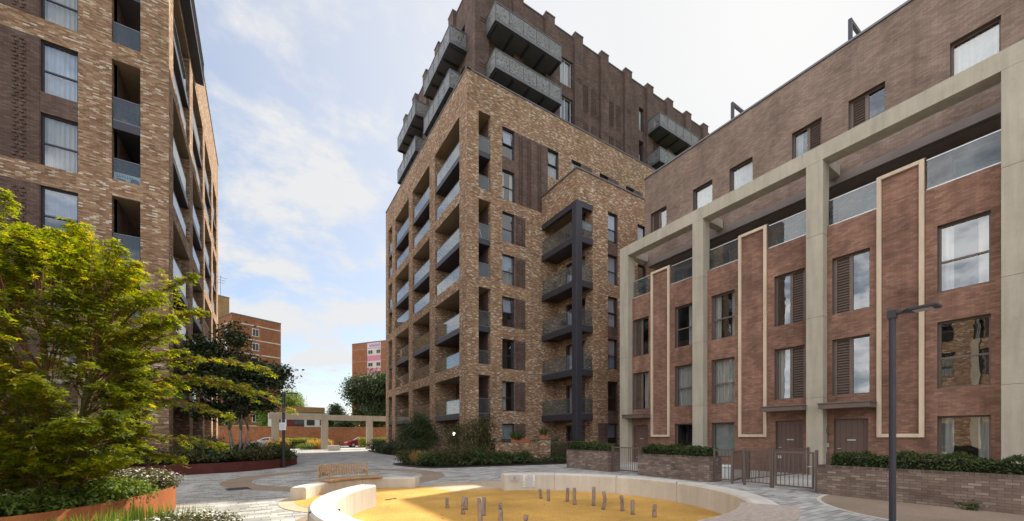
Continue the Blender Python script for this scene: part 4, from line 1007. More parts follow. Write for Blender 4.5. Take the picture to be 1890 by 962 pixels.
def car(x, y, rz, paint, label, suv=False):
    root = empty('parked_car', (x, y, 0), rz, label, 'car', 'cars parked in the street')
    H = 1.52 if suv else 1.44
    prof = [(-2.2, .32), (-2.25, .55), (-2.2, .82), (-2.05, .98), (-1.5, 1.0), (-.75, .98), (.8, .96), (1.45, .90), (2.0, .78), (2.2, .60), (2.22, .36), (2.1, .24), (-2.1, .24)]
    wd = lambda x_: .88-.10*max(0, (abs(x_)-1.5)/.75)**2
    b = MB()
    for s in (-1, 1): b.poly([(px, s*wd(px), z) for px, z in prof][::s])
    N = len(prof)
    for i in range(N):
        (xa, za), (xb, zb) = prof[i], prof[(i+1) % N]; b.quad((xa, -wd(xa), za), (xb, -wd(xb), zb), (xb, wd(xb), zb), (xa, wd(xa), za))
    body = b.build('body', paint, root, bevel=.06, segs=3)
    cab = [(-1.75, .97), (-1.35, H-.14), (-1.0, H-.03), (-.3, H), (.35, H-.06), (1.15, .95)]
    b = MB(); hw = lambda z: .84-.20*(z-.95)/(H-.95)
    b.poly([(px, -hw(z), z) for px, z in cab]); b.poly([(px, hw(z), z) for px, z in cab][::-1])
    for (xa, za), (xb, zb) in zip(cab, cab[1:]): b.quad((xa, -hw(za), za), (xa, hw(za), za), (xb, hw(zb), zb), (xb, -hw(zb), zb))
    b.build('cabin', paint, root, bevel=.03)
    gm = M['car_glass']; b = MB()
    for s in (-1, 1):
        b.poly([(px, s*(hw(z)+.006), z) for px, z in ((-1.45, 1.03), (-1.22, H-.2), (-.95, H-.1), (-.36, H-.08), (-.36, 1.02))]); b.poly([(px, s*(hw(z)+.006), z) for px, z in ((-.28, 1.02), (-.28, H-.08), (.28, H-.13), (.9, 1.02))])
    b.poly([(1.16, -.70, .99), (1.16, .70, .99), (.46, .58, H-.09), (.46, -.58, H-.09)]); b.poly([(-1.74, -.70, 1.02), (-1.74, .70, 1.02), (-1.42, .6, H-.2), (-1.42, -.6, H-.2)])
    b.build('window', gm, root)
    for sx in (-1.33, 1.33):
        for s in (-1, 1):
            w = MB(); w.tube([(sx, s*.66, .33), (sx, s*.89, .33)], .33, 20); wh = w.build('wheel', M['tyre'], root); r = MB(); r.tube([(sx, s*.885, .33), (sx, s*.90, .33)], .21, 14); r.build('rim', M['metal_pale'], wh)
    for s in (-1, 1):
        h = MB(); h.box(2.05, 2.19, s*.55-.16, s*.55+.16, .62, .74); h.build('headlight', M['white'], root, bevel=.02); h = MB(); h.box(-2.24, -2.12, s*.62-.12, s*.62+.12, .72, .86); h.build('tail_light', M['red_lens'], root)
        m_ = MB(); m_.box(.75, .9, s*.88-.03, s*.98+.03 if s > 0 else s*.88+.03, .98, 1.1) if s > 0 else m_.box(.75, .9, -1.0, -.85, .98, 1.1); m_.build('mirror', paint, root, bevel=.02)
def paintm(name, c):
    t = NT(name); t.p.inputs['Base Color'].default_value = (*c, 1); t.p.inputs['Roughness'].default_value = .3; t.p.inputs['Coat Weight'].default_value = .6; t.put(t.p.inputs['Roughness'], t.rng(t.noise(2, 4), .3, .7, .25, .4)); return t.m
M['car_glass'] = paintm('car_glass', (.02, .022, .025)); M['tyre'] = flat('tyre', (.02, .02, .02), .8); M['red_lens'] = flat('red_lens', (.4, .02, .02), .3)
dx, dy = ray(492); tt = 60.3/dy
car(dx*tt, 60.3, pi+.0, paintm('white_car_paint', (.72, .73, .75)), 'white saloon car parked in the street, partly behind a pergola column')
dx, dy = ray(667); tt = 60.6/dy
car(dx*tt, 60.6, pi+.05, paintm('red_car_paint', (.42, .02, .03)), 'red car parked in the street, left of the tower', True)
def oriented(p0, p1, back, z1, root, bands, mat, z0=0, bandmat='concrete_pale'):
    """box whose visible face runs p0->p1, extending back; returns transform of the face"""
    p0 = Vector((*p0, 0)); p1 = Vector((*p1, 0)); L = (p1-p0).length; ang = atan2(p1.y-p0.y, p1.x-p0.x)
    b = MB(); b.box(0, L, 0, back, z0, z1); b.build('wall', M[mat], root)
    if bands:
        b = MB()
        for z in bands: b.box(-.04, L+.04, -.04, back, z, z+.22)
        b.build('floor_band', M[bandmat], root)
    b = MB(); b.box(-.06, L+.06, -.06, back+.06, z1+.002, z1+.2); b.build('coping', M['coping'], root)
    return L, ang
def small_window(root, x, z, w, h, y=-.02, name='window', fm='white'):
    o = MB(); o.box(x, x+w, y-.04, y+.1, z, z+h); f = o.build(name, M[fm], root)
    g = MB(); g.box(x+.1, x+w*.48, y-.06, y-.041, z+.1, z+h-.1); g.box(x+w*.54, x+w-.1, y-.06, y-.041, z+.1, z+h-.1); g.build('pane', M['car_glass'], f); return f
r1 = empty('far_block', (-5.1, 97.8, 0), atan2(3.6, 8.7), 'far orange brick flats with pale floor bands, right of the left apartment block', 'apartment block')
oriented((0, 0), (9.42, 0), 18, 26.3, r1, [24.6-3.0*i for i in range(8)], 'brick_far')
for i in range(7): small_window(r1, 3.7, 22.5-3.0*i, 1.3, 1.6)
for i in range(7):
    o = MB(); o.box(-.06, .1, 2.0, 3.2, 22.3-3*i, 23.9-3*i); o.build('side_window', M['white'], r1); 
r2 = empty('far_block', (-6.3-16*.924, 112.5-16*.382, 0), atan2(3.6, 8.7), 'tall tan brick stair tower behind the far orange flats', 'apartment block')
oriented((0, 0), (16, 0), 12, 33.4, r2, [], 'brick_far2')
an = MB(); an.tube([(14.6, 1, 33.6), (14.6, 1, 38.5)], .05, 5)
for z, w in ((38, 1.3), (37.4, 1.0), (36.8, .8)): an.box(14.6-w, 14.6+w, .97, 1.03, z, z+.06)
an.build('aerial', M['metal_grey'], r2)
r3 = empty('far_block', (21.2, 116.7, 0), atan2(-8.8, 6.3), 'far orange brick tower block with pink and white panels, left of the tower', 'apartment block')
oriented((0, 0), (26, 0), 14, 26.9, r3, [], 'brick_far')
b = MB(); b.box(-.03, 26.03, -.03, 0, 25.2, 25.32); b.box(-.03, 26.03, -.03, 0, 21.9, 22.02); b.build('floor_band', flat('pink_band', (.45, .25, .25), .8), r3)
pk = flat('pink_panel', (.60, .22, .30), .7)
for bx0 in (5.4, 16):
    for i in range(6):
        z = 20.0-3.4*i+3.3; b = MB(); b.box(bx0, bx0+4.6, -.08, 0, z, z+1.95); b.build('pale_panel', M['concrete_pale'], r3)
        small_window(r3, bx0+.3, z+.45, 1.6, 1.1, -.1, fm='metal_pale'); small_window(r3, bx0+3.1, z+.45, 1.4, 1.1, -.1, fm='metal_pale')
        b = MB(); b.box(bx0, bx0+4.6, -.07, 0, z-1.45, z-.002); b.build('pink_panel', pk, r3)
b = MB(); b.box(5.4, 10.0, -.1, 0, 25.35, 26.75); s3 = b.build('roof_sign', flat('pale_pink_sign', (.62, .52, .60), .7), r3)
b = MB()
for i in range(6):
    x = 6.2+i*.62; b.box(x, x+.12, -.13, -.10, 25.65, 26.4); b.box(x+.12, x+.42, -.13, -.10, 26.25, 26.4) if i % 2 else b.box(x+.12, x+.42, -.13, -.10, 25.9, 26.05); b.box(x+.36, x+.46, -.129, -.10, 25.65, 26.2)
b.build('lettering', flat('mauve_ink', (.30, .12, .25), .7), s3)
r4 = empty('low_house', (5.0, 82, 0), 0, 'low white house with dark windows and flat roof beyond the boundary wall', 'house')
b = MB(); b.box(-4, 5.6, 0, 9, 0, 5.9); b.build('wall', [M['white']], r4)
b = MB(); b.box(-4.4, 5.0, -.5, 9.3, 5.95, 6.9); b.build('roof', M['brick_far2'], r4)
b = MB(); b.box(-1.2, 1.6, -.05, 0, 3.1, 5.6); b.build('red_panel', flat('maroon_panel', (.16, .03, .03), .7), r4)
for x in (-3.4, -.1, 2.0, 4.2): small_window(r4, x, 3.6, 1.3 if x != -.1 else 1.7, 1.3, -.06, fm='metal')
# ================================================================== foliage
def _rot_basis(n, spin):
    n = n/np.linalg.norm(n, axis=1, keepdims=True)
    a = np.where(np.abs(n[:, 2:3]) > .9, np.array([[1., 0, 0]]), np.array([[0., 0, 1]]))
    t = np.cross(n, a); t /= np.linalg.norm(t, axis=1, keepdims=True); b = np.cross(n, t)
    c, s = np.cos(spin)[:, None], np.sin(spin)[:, None]
    return t*c+b*s, -t*s+b*c, n
LOBE = []
for ang, ln in ((-118, .45), (-62, .78), (0, 1.0), (62, .78), (118, .45)):
    LOBE.append((ang, ln))
def leaf_mesh(name, P, Nn, size, shape, mats, spin=None):
    n = len(P); spin = NR.uniform(0, 2*pi, n) if spin is None else spin
    X, Y, Z = _rot_basis(Nn, spin); sz = size[:, None]
    if shape == 'maple':
        loc = [(0, 0, 0)]; tri = []
        for i, (a, l) in enumerate(LOBE):
            a_ = radians(a); 
            for (da, r) in ((-17, .42*l+.12), (0, l), (17, .42*l+.12)):
                q = a_+radians(da); loc.append((sin(q)*r, cos(q)*r, -.12*r*r))
            k = 1+3*i; tri += [(0, k, k+1), (0, k+1, k+2)]
        loc = np.array(loc); F = np.array(tri)
    elif shape == 'leaf':
        loc = np.array([(0, 0, 0), (.26, .5, .05), (0, 1, -.05), (-.26, .5, .05)]); F = np.array([(0, 1, 2, 3)])
    elif shape == 'round':
        loc = np.array([(-.35, 0, 0), (.35, 0, 0), (.45, .6, .05), (0, 1, 0), (-.45, .6, .05)]); F = np.array([(0, 1, 2), (0, 2, 3), (0, 3, 4)])
    elif shape == 'blade':
        loc = np.array([(-.03, 0, 0), (.03, 0, 0), (.025, .55, .05), (-.025, .55, .05), (0, 1, .28)]); F = np.array([(0, 1, 2), (0, 2, 3), (3, 2, 4)])
    V = P[:, None, :]+sz[:, :, None]*(loc[None, :, 0:1]*X[:, None]+loc[None, :, 1:2]*Y[:, None]+loc[None, :, 2:3]*Z[:, None])
    k = len(loc); FF = (F[None]+(np.arange(n)*k)[:, None, None]).reshape(-1, F.shape[1])
    return np_mesh(name, V.reshape(-1, 3), FF, mats)
def place(me, name, parent=None, loc=(0, 0, 0)):
    o = bpy.data.objects.new(name, me); COL.objects.link(o); o.location = loc
    if parent: o.parent = parent
    return o
def lobes_points(lobes, n, shell=.55):
    """points in the outer part of lumpy ellipsoids; returns P, outward N"""
    w = np.array([l[3]*l[4]*l[5] for l in lobes])**.75; w /= w.sum(); idx = NR.choice(len(lobes), n, p=w); L = np.array(lobes)[idx]
    d = NR.normal(size=(n, 3)); d /= np.linalg.norm(d, axis=1, keepdims=True); r = NR.uniform(shell**2, 1.05, n)**.5
    # clumps
    r *= 1+.16*np.sin(d[:, 0]*9+L[:, 0]*5)*np.sin(d[:, 1]*8+L[:, 1]*3)*np.sin(d[:, 2]*7+1)
    return L[:, :3]+d*L[:, 3:6]*r[:, None], d
def clump_points(lobes, nclump, per, cr, shell=.5, flat_=.6):
    C, D = lobes_points(lobes, nclump, shell); P = np.repeat(C, per, 0)+NR.normal(size=(nclump*per, 3))*cr*np.array([1, 1, flat_]); return P, np.repeat(D, per, 0)
def shrub(x, y, rx, ry, h, label, mat='leaf_mid', n=1500, ls=.09, shape='leaf', z=0, name='shrub', group=None, extra=None, lump=5, cat='shrub', flowers=0, stems=True):
    root = empty(name, (x, y, z), label=label, cat=cat, group=group)
    lb = [(0, 0, h*.55, rx*.8, ry*.8, h*.45)]
    for i in range(lump):
        a = 2*pi*i/lump+NR.uniform(-.4, .4); k = NR.uniform(.45, .75); lb.append((rx*.6*cos(a), ry*.6*sin(a), h*NR.uniform(.35, .62), rx*.42, ry*.42, h*NR.uniform(.28, .38)))
    P, D = clump_points(lb, n//12, 12, ls*1.1, .55, .7); P[:, 2] = np.abs(P[:, 2])
    Nn = D*.6+NR.normal(size=P.shape)*.5+np.array([0, 0, .5])
    place(leaf_mesh('foliage', P, Nn, ls*NR.uniform(.6, 1.3, len(P)), shape, [M[mat]]), 'foliage', root)
    if stems:
        b = MB()
        for i in range(5):
            a = 2*pi*i/5; b.tube([(0.05*cos(a), .05*sin(a), 0), (rx*.3*cos(a), ry*.3*sin(a), h*.4), (rx*.5*cos(a+.3), ry*.5*sin(a+.3), h*.75)], [.02, .014, .006], 5)
        b.build('stem', M['bark'], root)
    if flowers:
        P2, D2 = lobes_points(lb, flowers, .9); k = P2[:, 2] > h*.45; P2 = P2[k]+np.array([0, 0, .03])
        Nn = NR.normal(size=P2.shape)*.35+np.array([0, 0, 1])
        place(leaf_mesh('flowers', P2, Nn, .035*NR.uniform(.6, 1.3, len(P2)), 'round', [M['flower']]), 'flowers', root)['kind'] = 'stuff'
    return root
def grass_clump(x, y, r, h, n, label, mat='leaf_light', z=0, name='grass_clump', w=1.0):
    root = empty(name, (x, y, z), label=label, cat='grass')
    a = NR.uniform(0, 2*pi, n); rr = r*.5*NR.uniform(0, 1, n)**.5; P = np.stack([rr*np.cos(a), rr*np.sin(a), np.zeros(n)], 1)
    tilt = NR.uniform(.05, .75, n); d = np.stack([np.cos(a)*tilt, np.sin(a)*tilt, np.ones(n)], 1); d /= np.linalg.norm(d, axis=1, keepdims=True)
    side = np.stack([-np.sin(a), np.cos(a), np.zeros(n)], 1); Z = np.cross(side, d)
    loc = np.array([(-.022, 0, 0), (.022, 0, 0), (.018, .55, .0), (-.018, .55, .0), (0, 1, -.25)])*np.array([w, 1, 1]); F = np.array([(0, 1, 2), (0, 2, 3), (3, 2, 4)])
    sz = (h*NR.uniform(.6, 1.15, n))[:, None, None]
    V = P[:, None]+sz*(loc[None, :, 0:1]*side[:, None]+loc[None, :, 1:2]*d[:, None]-loc[None, :, 2:3]*Z[:, None]*-1)
    FF = (F[None]+(np.arange(n)*5)[:, None, None]).reshape(-1, 3)
    place(np_mesh('blades', V.reshape(-1, 3), FF, [M[mat]]), 'blades', root); return root
def cover(name, poly, z0, h, n, ls, mat, shape='leaf', kind='stuff'):
    """uneven ground-cover plants filling a plan polygon"""
    xs = np.array(poly); lo, hi = xs.min(0), xs.max(0); out = []
    while len(out) < n:
        q = NR.uniform(lo, hi, (n, 2)); ins = np.zeros(len(q), bool); j = len(xs)-1
        for i in range(len(xs)):
            c = ((xs[i, 1] > q[:, 1]) != (xs[j, 1] > q[:, 1])) & (q[:, 0] < (xs[j, 0]-xs[i, 0])*(q[:, 1]-xs[i, 1])/(xs[j, 1]-xs[i, 1]+1e-12)+xs[i, 0]); ins ^= c; j = i
        out += list(q[ins])
    q = np.array(out[:n]); hh = h*(.45+.55*(.5+.5*np.sin(q[:, 0]*2.3+1)*np.sin(q[:, 1]*1.9)))*(.75+.25*np.sin(q[:, 0]*7.1)*np.sin(q[:, 1]*6.3))
    P = np.column_stack([q, z0+hh*NR.uniform(.25, 1, n)**.5]); Nn = NR.normal(size=P.shape)*.5+np.array([0, 0, .9])
    o = place(leaf_mesh(name, P, Nn, ls*NR.uniform(.6, 1.3, n), shape, [M[mat]]), name); o['kind'] = kind; return o
def hedge(x0, x1, y0, y1, z0, h, n, ls, mat, label, name='hedge', group=None):
    root = empty(name, ((x0+x1)/2, (y0+y1)/2, z0), label=label, cat='hedge', group=group)
    W, L = (x1-x0)/2, (y1-y0)/2
    P = NR.uniform(-1, 1, (n, 3)); f = NR.integers(0, 5, n)
    top = f >= 3; P[top, 2] = NR.uniform(.75, 1.05, top.sum()); sx = f == 0; P[sx, 0] = -NR.uniform(.8, 1.12, sx.sum()); s2 = f == 1; P[s2, 0] = NR.uniform(.8, 1.12, s2.sum()); s3 = f == 2; P[s3, 1] = np.sign(P[s3, 1])*NR.uniform(.95, 1.01, s3.sum())
    P[:, 2] = P[:, 2]*.5+.5
    P = P*np.array([W, L, h]); lump = .05*np.sin(P[:, 1]*3.1+P[:, 0]*2)+.05*np.sin(P[:, 1]*7.3+1)+.03*np.sin(P[:, 1]*15); P[:, 2] += lump*(P[:, 2]/h); P[:, 0] += np.sign(P[:, 0])*lump*.4
    Nn = NR.normal(size=P.shape)*.6+P/np.array([W, L, h])*.5+np.array([0, 0, .3])
    place(leaf_mesh('foliage', P, Nn, ls*NR.uniform(.6, 1.35, n), 'leaf', [M[mat]]), 'foliage', root)
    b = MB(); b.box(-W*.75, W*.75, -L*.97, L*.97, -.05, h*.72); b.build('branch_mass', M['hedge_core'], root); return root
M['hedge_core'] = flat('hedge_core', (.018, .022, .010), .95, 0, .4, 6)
def tree(x, y, lobes, n, ls, mat, trunk, label, bark='bark', tr=.2, name='tree', per=14, cr=None, group=None, stems=1, flat_=.6, z=0):
    root = empty(name, (x, y, z), label=label, cat='tree', group=group)
    P, D = clump_points(lobes, n//per, per, cr or ls*1.6, .35, flat_)
    Nn = D*.4+NR.normal(size=P.shape)*.5+np.array([0, 0, .6])
    place(leaf_mesh('crown', P, Nn, ls*NR.uniform(.6, 1.3, len(P)), 'leaf', [M[mat]]), 'crown', root)
    b = MB(); rn = random.Random(int(x*7+y))
    for s in range(stems):
        a = 2*pi*s/max(stems, 1); o = Vector((.18*cos(a), .18*sin(a), 0)) if stems > 1 else Vector()
        top = Vector(((.5*cos(a) if stems > 1 else 0), (.5*sin(a) if stems > 1 else 0), trunk))
        b.tube([o, o.lerp(top, .5)+Vector((rn.uniform(-.05, .05), rn.uniform(-.05, .05), 0)), top], [tr, tr*.8, tr*.6], 8)
        for i, l in enumerate(lobes):
            if i % stems: continue
            c = Vector(l[:3]); mid = top.lerp(c, .5)+Vector((0, 0, .1*l[5])); b.tube([top, mid, c], [tr*.5, tr*.3, tr*.1], 6)
            for q in range(4):
                e = c+Vector((rn.uniform(-1, 1)*l[3]*.8, rn.uniform(-1, 1)*l[4]*.8, rn.uniform(-.4, .8)*l[5])); b.tube([mid, mid.lerp(e, .5)+Vector((0, 0, .05)), e], [tr*.22, tr*.13, tr*.04], 5)
    b.build('trunk', M[bark], root, smooth=True); return root
# ---------------- the maple
def maple():
    bx, by, bz = -2.85, 9.55, .4
    root = empty('maple_tree', (bx, by, bz), label='large yellow-green maple in the left foreground', cat='tree')
    rn = random.Random(11); tb = MB(); tw = MB(); P = []; Nn = []; Sz = []
    def path(a, b_, sag=.15, n=7, jit=.05):
        a, b_ = Vector(a), Vector(b_); out = []
        for i in range(n+1):
            t = i/n; p = a.lerp(b_, t); p.z += sag*4*t*(1-t); p += Vector((rn.uniform(-jit, jit), rn.uniform(-jit, jit), rn.uniform(-jit, jit)))*min(1, 3*t); out.append(p)
        return out
    stems = []
    for i in range(7):
        a = 2*pi*i/7+.3; r = rn.uniform(.5, 1.15); top = (r*cos(a), r*sin(a), rn.uniform(2.4, 3.5)); st = path((.14*cos(a), .14*sin(a), -.05), top, -.0, 9, .05)
        tb.tube(st, [.065-.05*q/9 for q in range(10)], 8); stems.append(st)
    def spray(p0, p1, sag, dens, w, droop=.10, size=.078, tr=.011):
        pts = path(p0, p1, sag, 9, .02); tw.tube(pts, [tr*(1-.7*q/9) for q in range(10)], 5)
        L = (pts[-1]-pts[0]).length; m = int(dens*L)
        for _ in range(m):
            t = rn.uniform(.22, 1.0)**.8; k = min(int(t*9), 8); p = pts[k].lerp(pts[k+1], t*9-k)
            d = (pts[k+1]-pts[k]).normalized(); s = d.cross(Vector((0, 0, 1))).normalized(); wd = w*(1-.75*t)+.05
            o = rn.gauss(0, 1)*wd*.55; q = p+s*o+Vector((0, 0, -abs(o)*.35+rn.uniform(-.035, .03)))+d*rn.uniform(-.05, .05)
            P.append(q); nn = Vector((rn.gauss(0, .35), rn.gauss(0, .35), 1))+d*.45*t+s*o*.8; Nn.append(nn); Sz.append(size*rn.uniform(.65, 1.3))
    C = Vector((.02, .0, 2.4)); RX, RZ_ = 1.42, 2.3
    for i in range(430):
        u = rn.uniform(-.92, 1); a = rn.uniform(0, 2*pi); rr = sqrt(max(0, 1-u*u))
        lump = 1+.13*sin(a*3+u*4)+.08*sin(a*7+u*9)
        e = C+Vector((RX*rr*cos(a)*lump, RX*rr*sin(a)*lump, RZ_*u*lump)); e.z = max(e.z, .38 if e.x < .35 else .85)
        st = stems[min(range(7), key=lambda k: (stems[k][-3]-e).length)]; h = max(1, min(9, int(9*(e.z-.5)/3.4))); s0 = st[h]
        if rn.random() < .3: s0 = s0.lerp(e, .35)
        spray(s0, e, .10+rn.uniform(0, .12), 66, .32, size=.095)
    for i in range(60):       # vertical leaders with reddish stems at the top
        a = rn.uniform(0, 2*pi); r = rn.uniform(.1, 1.5); s0 = Vector((.05+r*cos(a), r*sin(a), 3.6-.35*r)); e = s0+Vector((rn.uniform(-.12, .16), rn.uniform(-.1, .1), rn.uniform(.7, 1.05)))
        spray(s0, e, 0, 52, .20, tr=.006)
    # long arching limbs to the right over the path (camera-left axis is roughly -X)
    limbs = [((.8, .2, 2.4), (2.9, .25, 2.55), .22, .24), ((.8, .1, 2.0), (3.22, .3, 1.78), .42, .26), ((.9, -.1, 2.1), (2.5, .2, 2.05), .22, .2), ((.5, .1, 1.1), (1.95, .1, 1.0), .14, .12), ((.4, .1, .8), (1.45, .1, .78), .08, .12),
             ((.7, .3, 3.2), (1.62, .4, 4.25), .1, .14), ((.7, 0, 2.8), (1.75, .1, 3.5), .1, .14), ((.7, .2, 1.7), (2.2, -.2, 1.55), .22, .2)]
    for p0, p1, sg, w in limbs:
        pts = path(p0, p1, sg, 9, .02); tw.tube(pts, [.02-.015*q/9 for q in range(10)], 5)
        for k in range(2, 10):
            for s in (-1, 1):
                d = (Vector(p1)-Vector(p0)).normalized(); sd_ = d.cross(Vector((0, 0, 1))).normalized(); e = pts[k]+d*rn.uniform(.15, .35)+sd_*s*w*rn.uniform(.4, 1.2)*(1.1-k/12)+Vector((0, 0, rn.uniform(-.12, .05)))
                spray(pts[k], e, .03, 62, .10, size=.085)
    P_ = np.array([tuple(p) for p in P]); N_ = np.array([tuple(p) for p in Nn]); print('maple leaves', len(P_))
    place(leaf_mesh('crown', P_, N_, np.array(Sz), 'maple', [M['leaf_maple']]), 'crown', root)
    tb.build('trunk', M['bark_green'], root, smooth=True); tw.build('twigs', flat('reddish_twig', (.22, .09, .05), .7), root)
maple()
# ---------------- left foreground planting
shrub(-2.15, 11.3, .62, .85, .52, 'mound of white-flowered aster at the right tip of the orange planter', 'leaf_olive', 5200, .055, z=.38, flowers=750, name='flowering_shrub', cat='flowers')
shrub(-2.55, 12.2, .6, .5, .45, 'white-flowered aster behind the mound in the orange planter', 'leaf_olive', 2600, .055, z=.38, flowers=260, name='flowering_shrub', cat='flowers')
for i, (x, y, h, r) in enumerate(((-2.25, 10.2, .42, .7), (-2.45, 9.5, .38, .6), (-2.75, 10.7, .5, .7), (-2.9, 9.0, .34, .55), (-3.4, 8.6, .4, .6))):
    shrub(x, y, r*.75, r*.75, h, ['light green leafy clump beside the white asters', 'light green leafy clump at the planter rim below the maple', 'light green clump behind the maple stems', 'grassy clump in front of the maple stems', 'lime green clump at the left edge below the maple'][i], 'leaf_light', 1900, .075, z=.36, name='leafy_clump', cat='plant')
cover('ground_cover', [(-8, 12.6), (-5, 12.8), (-3, 12.5), (-2.1, 12), (-1.8, 11.2), (-2.15, 9.7), (-2.6, 8.8), (-3.2, 8.4), (-5, 7.9), (-8, 7.7)], .38, .34, 15000, .07, 'leaf_mid')
shrub(-.95, 7.55, .75, .55, .44, 'white-flowered aster in the bottom foreground left of the curved wall', 'leaf_olive', 5200, .045, z=.02, flowers=700, name='flowering_shrub', cat='flowers')
shrub(-1.75, 7.45, .55, .5, .42, 'white-flowered aster in the bottom foreground under the orange planter', 'leaf_light', 3600, .045, z=.02, flowers=200, name='flowering_shrub', cat='flowers')
grass_clump(-1.55, 7.9, .8, .52, 500, 'tall bright grass in front of the orange planter', 'leaf_light', z=.02, w=1.2); grass_clump(-.95, 8.1, .5, .42, 240, 'thin bright grass behind the foreground asters', 'leaf_light', z=.02)
grass_clump(-2.2, 7.3, .8, .5, 420, 'bright grass at the bottom left corner below the planter rim', 'leaf_light', z=.02, w=1.2)
cover('ground_cover', [(-2.2, 7.0), (-1.2, 8.0), (-.45, 7.9), (-.3, 7.0), (-.8, 5.6), (-1.8, 4.9), (-2.8, 5.6)], .02, .26, 6000, .05, 'leaf_mid')
# ---------------- dark planter in front of the left block
cover('ground_cover', [(-8.9, 20.6), (-6, 20.6), (-3.2, 21), (-1.1, 21.6), (.15, 22.7), (1.1, 24.4), (1.6, 26.6), (1.4, 31), (.4, 34.6), (-3.1, 35), (-3.1, 24.3), (-8.9, 23.9)], .36, .62, 30000, .13, 'leaf_olive')
SH = [(.75, 24.0, .75, .75, .95, 'leaf_mid', 'rounded shrub at the right tip of the dark planter beside the distant lamp'), (-.2, 22.9, .7, .6, .7, 'leaf_olive', 'olive shrub on the curved rim of the dark planter'),
      (-1.5, 22.3, .8, .6, .75, 'leaf_dark', 'dark low shrub in the middle of the dark planter'), (-2.9, 21.9, .8, .6, .7, 'leaf_olive', 'olive shrub left in the dark planter'), (-2.2, 23.4, 1.0, .8, 1.4, 'leaf_dark', 'tall dark shrub by the corner of the left block'),
      (-4.4, 22.3, 1.0, .8, 1.0, 'leaf_dark', 'dark shrub behind the aster mound'), (-6.2, 22.2, 1.1, .9, 1.1, 'leaf_dark', 'dark shrub seen under the maple'), (-.6, 28.5, .9, 1.2, .9, 'leaf_mid', 'green shrub under the spreading dark tree')]
for x, y, rx, ry, h, m_, lb in SH: shrub(x, y, rx, ry, h, lb, m_, 1800, .12, z=.34)
tree(-1.15, 27.6, [(-.6, 0, 5.4, 1.7, 1.6, .9), (.8, .2, 5.0, 1.6, 1.5, .75), (1.6, .1, 4.5, 1.1, 1.1, .5), (2.1, 0, 5.1, .7, .8, .4), (-1.5, -.5, 4.2, 1.6, 1.4, .7), (.3, -.5, 3.7, 1.9, 1.4, .6), (1.1, -.3, 3.1, 1.1, 1.1, .4), (-.8, 0, 2.7, 1.6, 1.2, .6), (-.2, .2, 6.9, .7, .7, .8), (-1.6, .3, 6.2, .9, .9, .7)],
     19000, .19, 'leaf_dark', 1.6, 'dark spreading tree in the dark planter beside the left block', 'bark_pale', .075, per=12, cr=.24, stems=5, flat_=.4, z=.34)
# ---------------- bed below the tower
bx, by = G(772, 846)
tree(bx, by, [(0, 0, 2.2, 1.15, 1.1, .75), (-.8, 0, 1.6, .8, .8, .65), (.85, .1, 1.7, .8, .8, .65), (.2, -.3, 1.1, 1.2, .9, .5), (.3, .3, 2.85, .6, .6, .4)], 9500, .12, 'leaf_dark', .7, 'large dark bush left of the tower corner', 'bark', .04, name='bush', per=12, cr=.14, stems=5)
bx, by = G(868, 854)
tree(bx, by, [(0, 0, 1.9, 1.1, 1.0, .7), (-.8, .1, 1.6, .7, .7, .7), (.9, -.1, 2.2, .7, .7, .8), (0, -.3, 1.0, 1.2, .8, .5), (1.2, 0, 1.2, .6, .6, .5)], 5500, .12, 'leaf_olive', .6, 'loose olive bush in front of the tower corner', 'bark', .035, name='bush', per=12, cr=.15, stems=5)
cover('ground_cover', [(6.6, 22.8), (6.5, 21), (7.3, 19.0), (9.9, 18.4), (14.5, 17.8), (17.8, 17.6), (17.8, 20.3), (17.8, 24.2), (12, 24.3), (9, 24)], .0, .55, 26000, .11, 'leaf_dark')
row = [(758, 858, .7, .65, 'leaf_olive', 'low olive shrub at the left end of the tower bed'), (800, 861, .75, .62, 'leaf_mid', 'low green shrub at the front of the tower bed, under the large dark bush'), (845, 861, .85, .85, 'leaf_olive', 'feathery green shrub in the front middle of the tower bed'),
       (885, 859, .8, .85, 'leaf_mid', 'round green shrub below the brick corner of the tower'), (925, 858, .6, .6, 'leaf_mid', 'bright green low shrub right of the middle in the tower bed'), (935, 850, 1.0, 1.1, 'leaf_dark', 'dark shrub under the terracotta trough'),
       (968, 856, .65, .55, 'leaf_mid', 'bright low shrub before the bar railing'), (1000, 852, .9, 1.25, 'leaf_dark', 'tall dark shrub before the bar railing'), (1035, 851, .85, 1.2, 'leaf_mid', 'hedge-like shrub touching the far brick planter')]
for px, py, r, h, m_, lb in row: x, y = G(px, py); shrub(x, y+.3, r*1.1, r*.85, h*1.3, lb, m_, 2300, .10)
for px, py, m_, lb in ((898, 857, 'leaf_russet', 'russet grass tuft among the green shrubs'), (835, 847, 'leaf_russet', 'russet grass behind the front shrubs'), (776, 858, 'leaf_gold', 'small dry tuft at the left end of the tower bed')):
    x, y = G(px, py); grass_clump(x, y+.2, 1.0, .75, 420, lb, m_, w=1.5)
g = grass_clump(T1.location.x-.3, 20.0, .6, .45, 120, 'spiky green plant in the terracotta trough', 'leaf_mid', z=1.4, w=3); grass_clump(14.7, 19.7, .3, .55, 70, 'spiky plant in the small pot on the pier', 'leaf_mid', z=1.6, w=3)
cover('ground_cover', [(9.2, 36.2), (9.6, 32.2), (10.7, 30.8), (11.5, 30.9), (11.5, 44.8), (10, 44.8)], 0, .8, 7000, .14, 'leaf_dark')
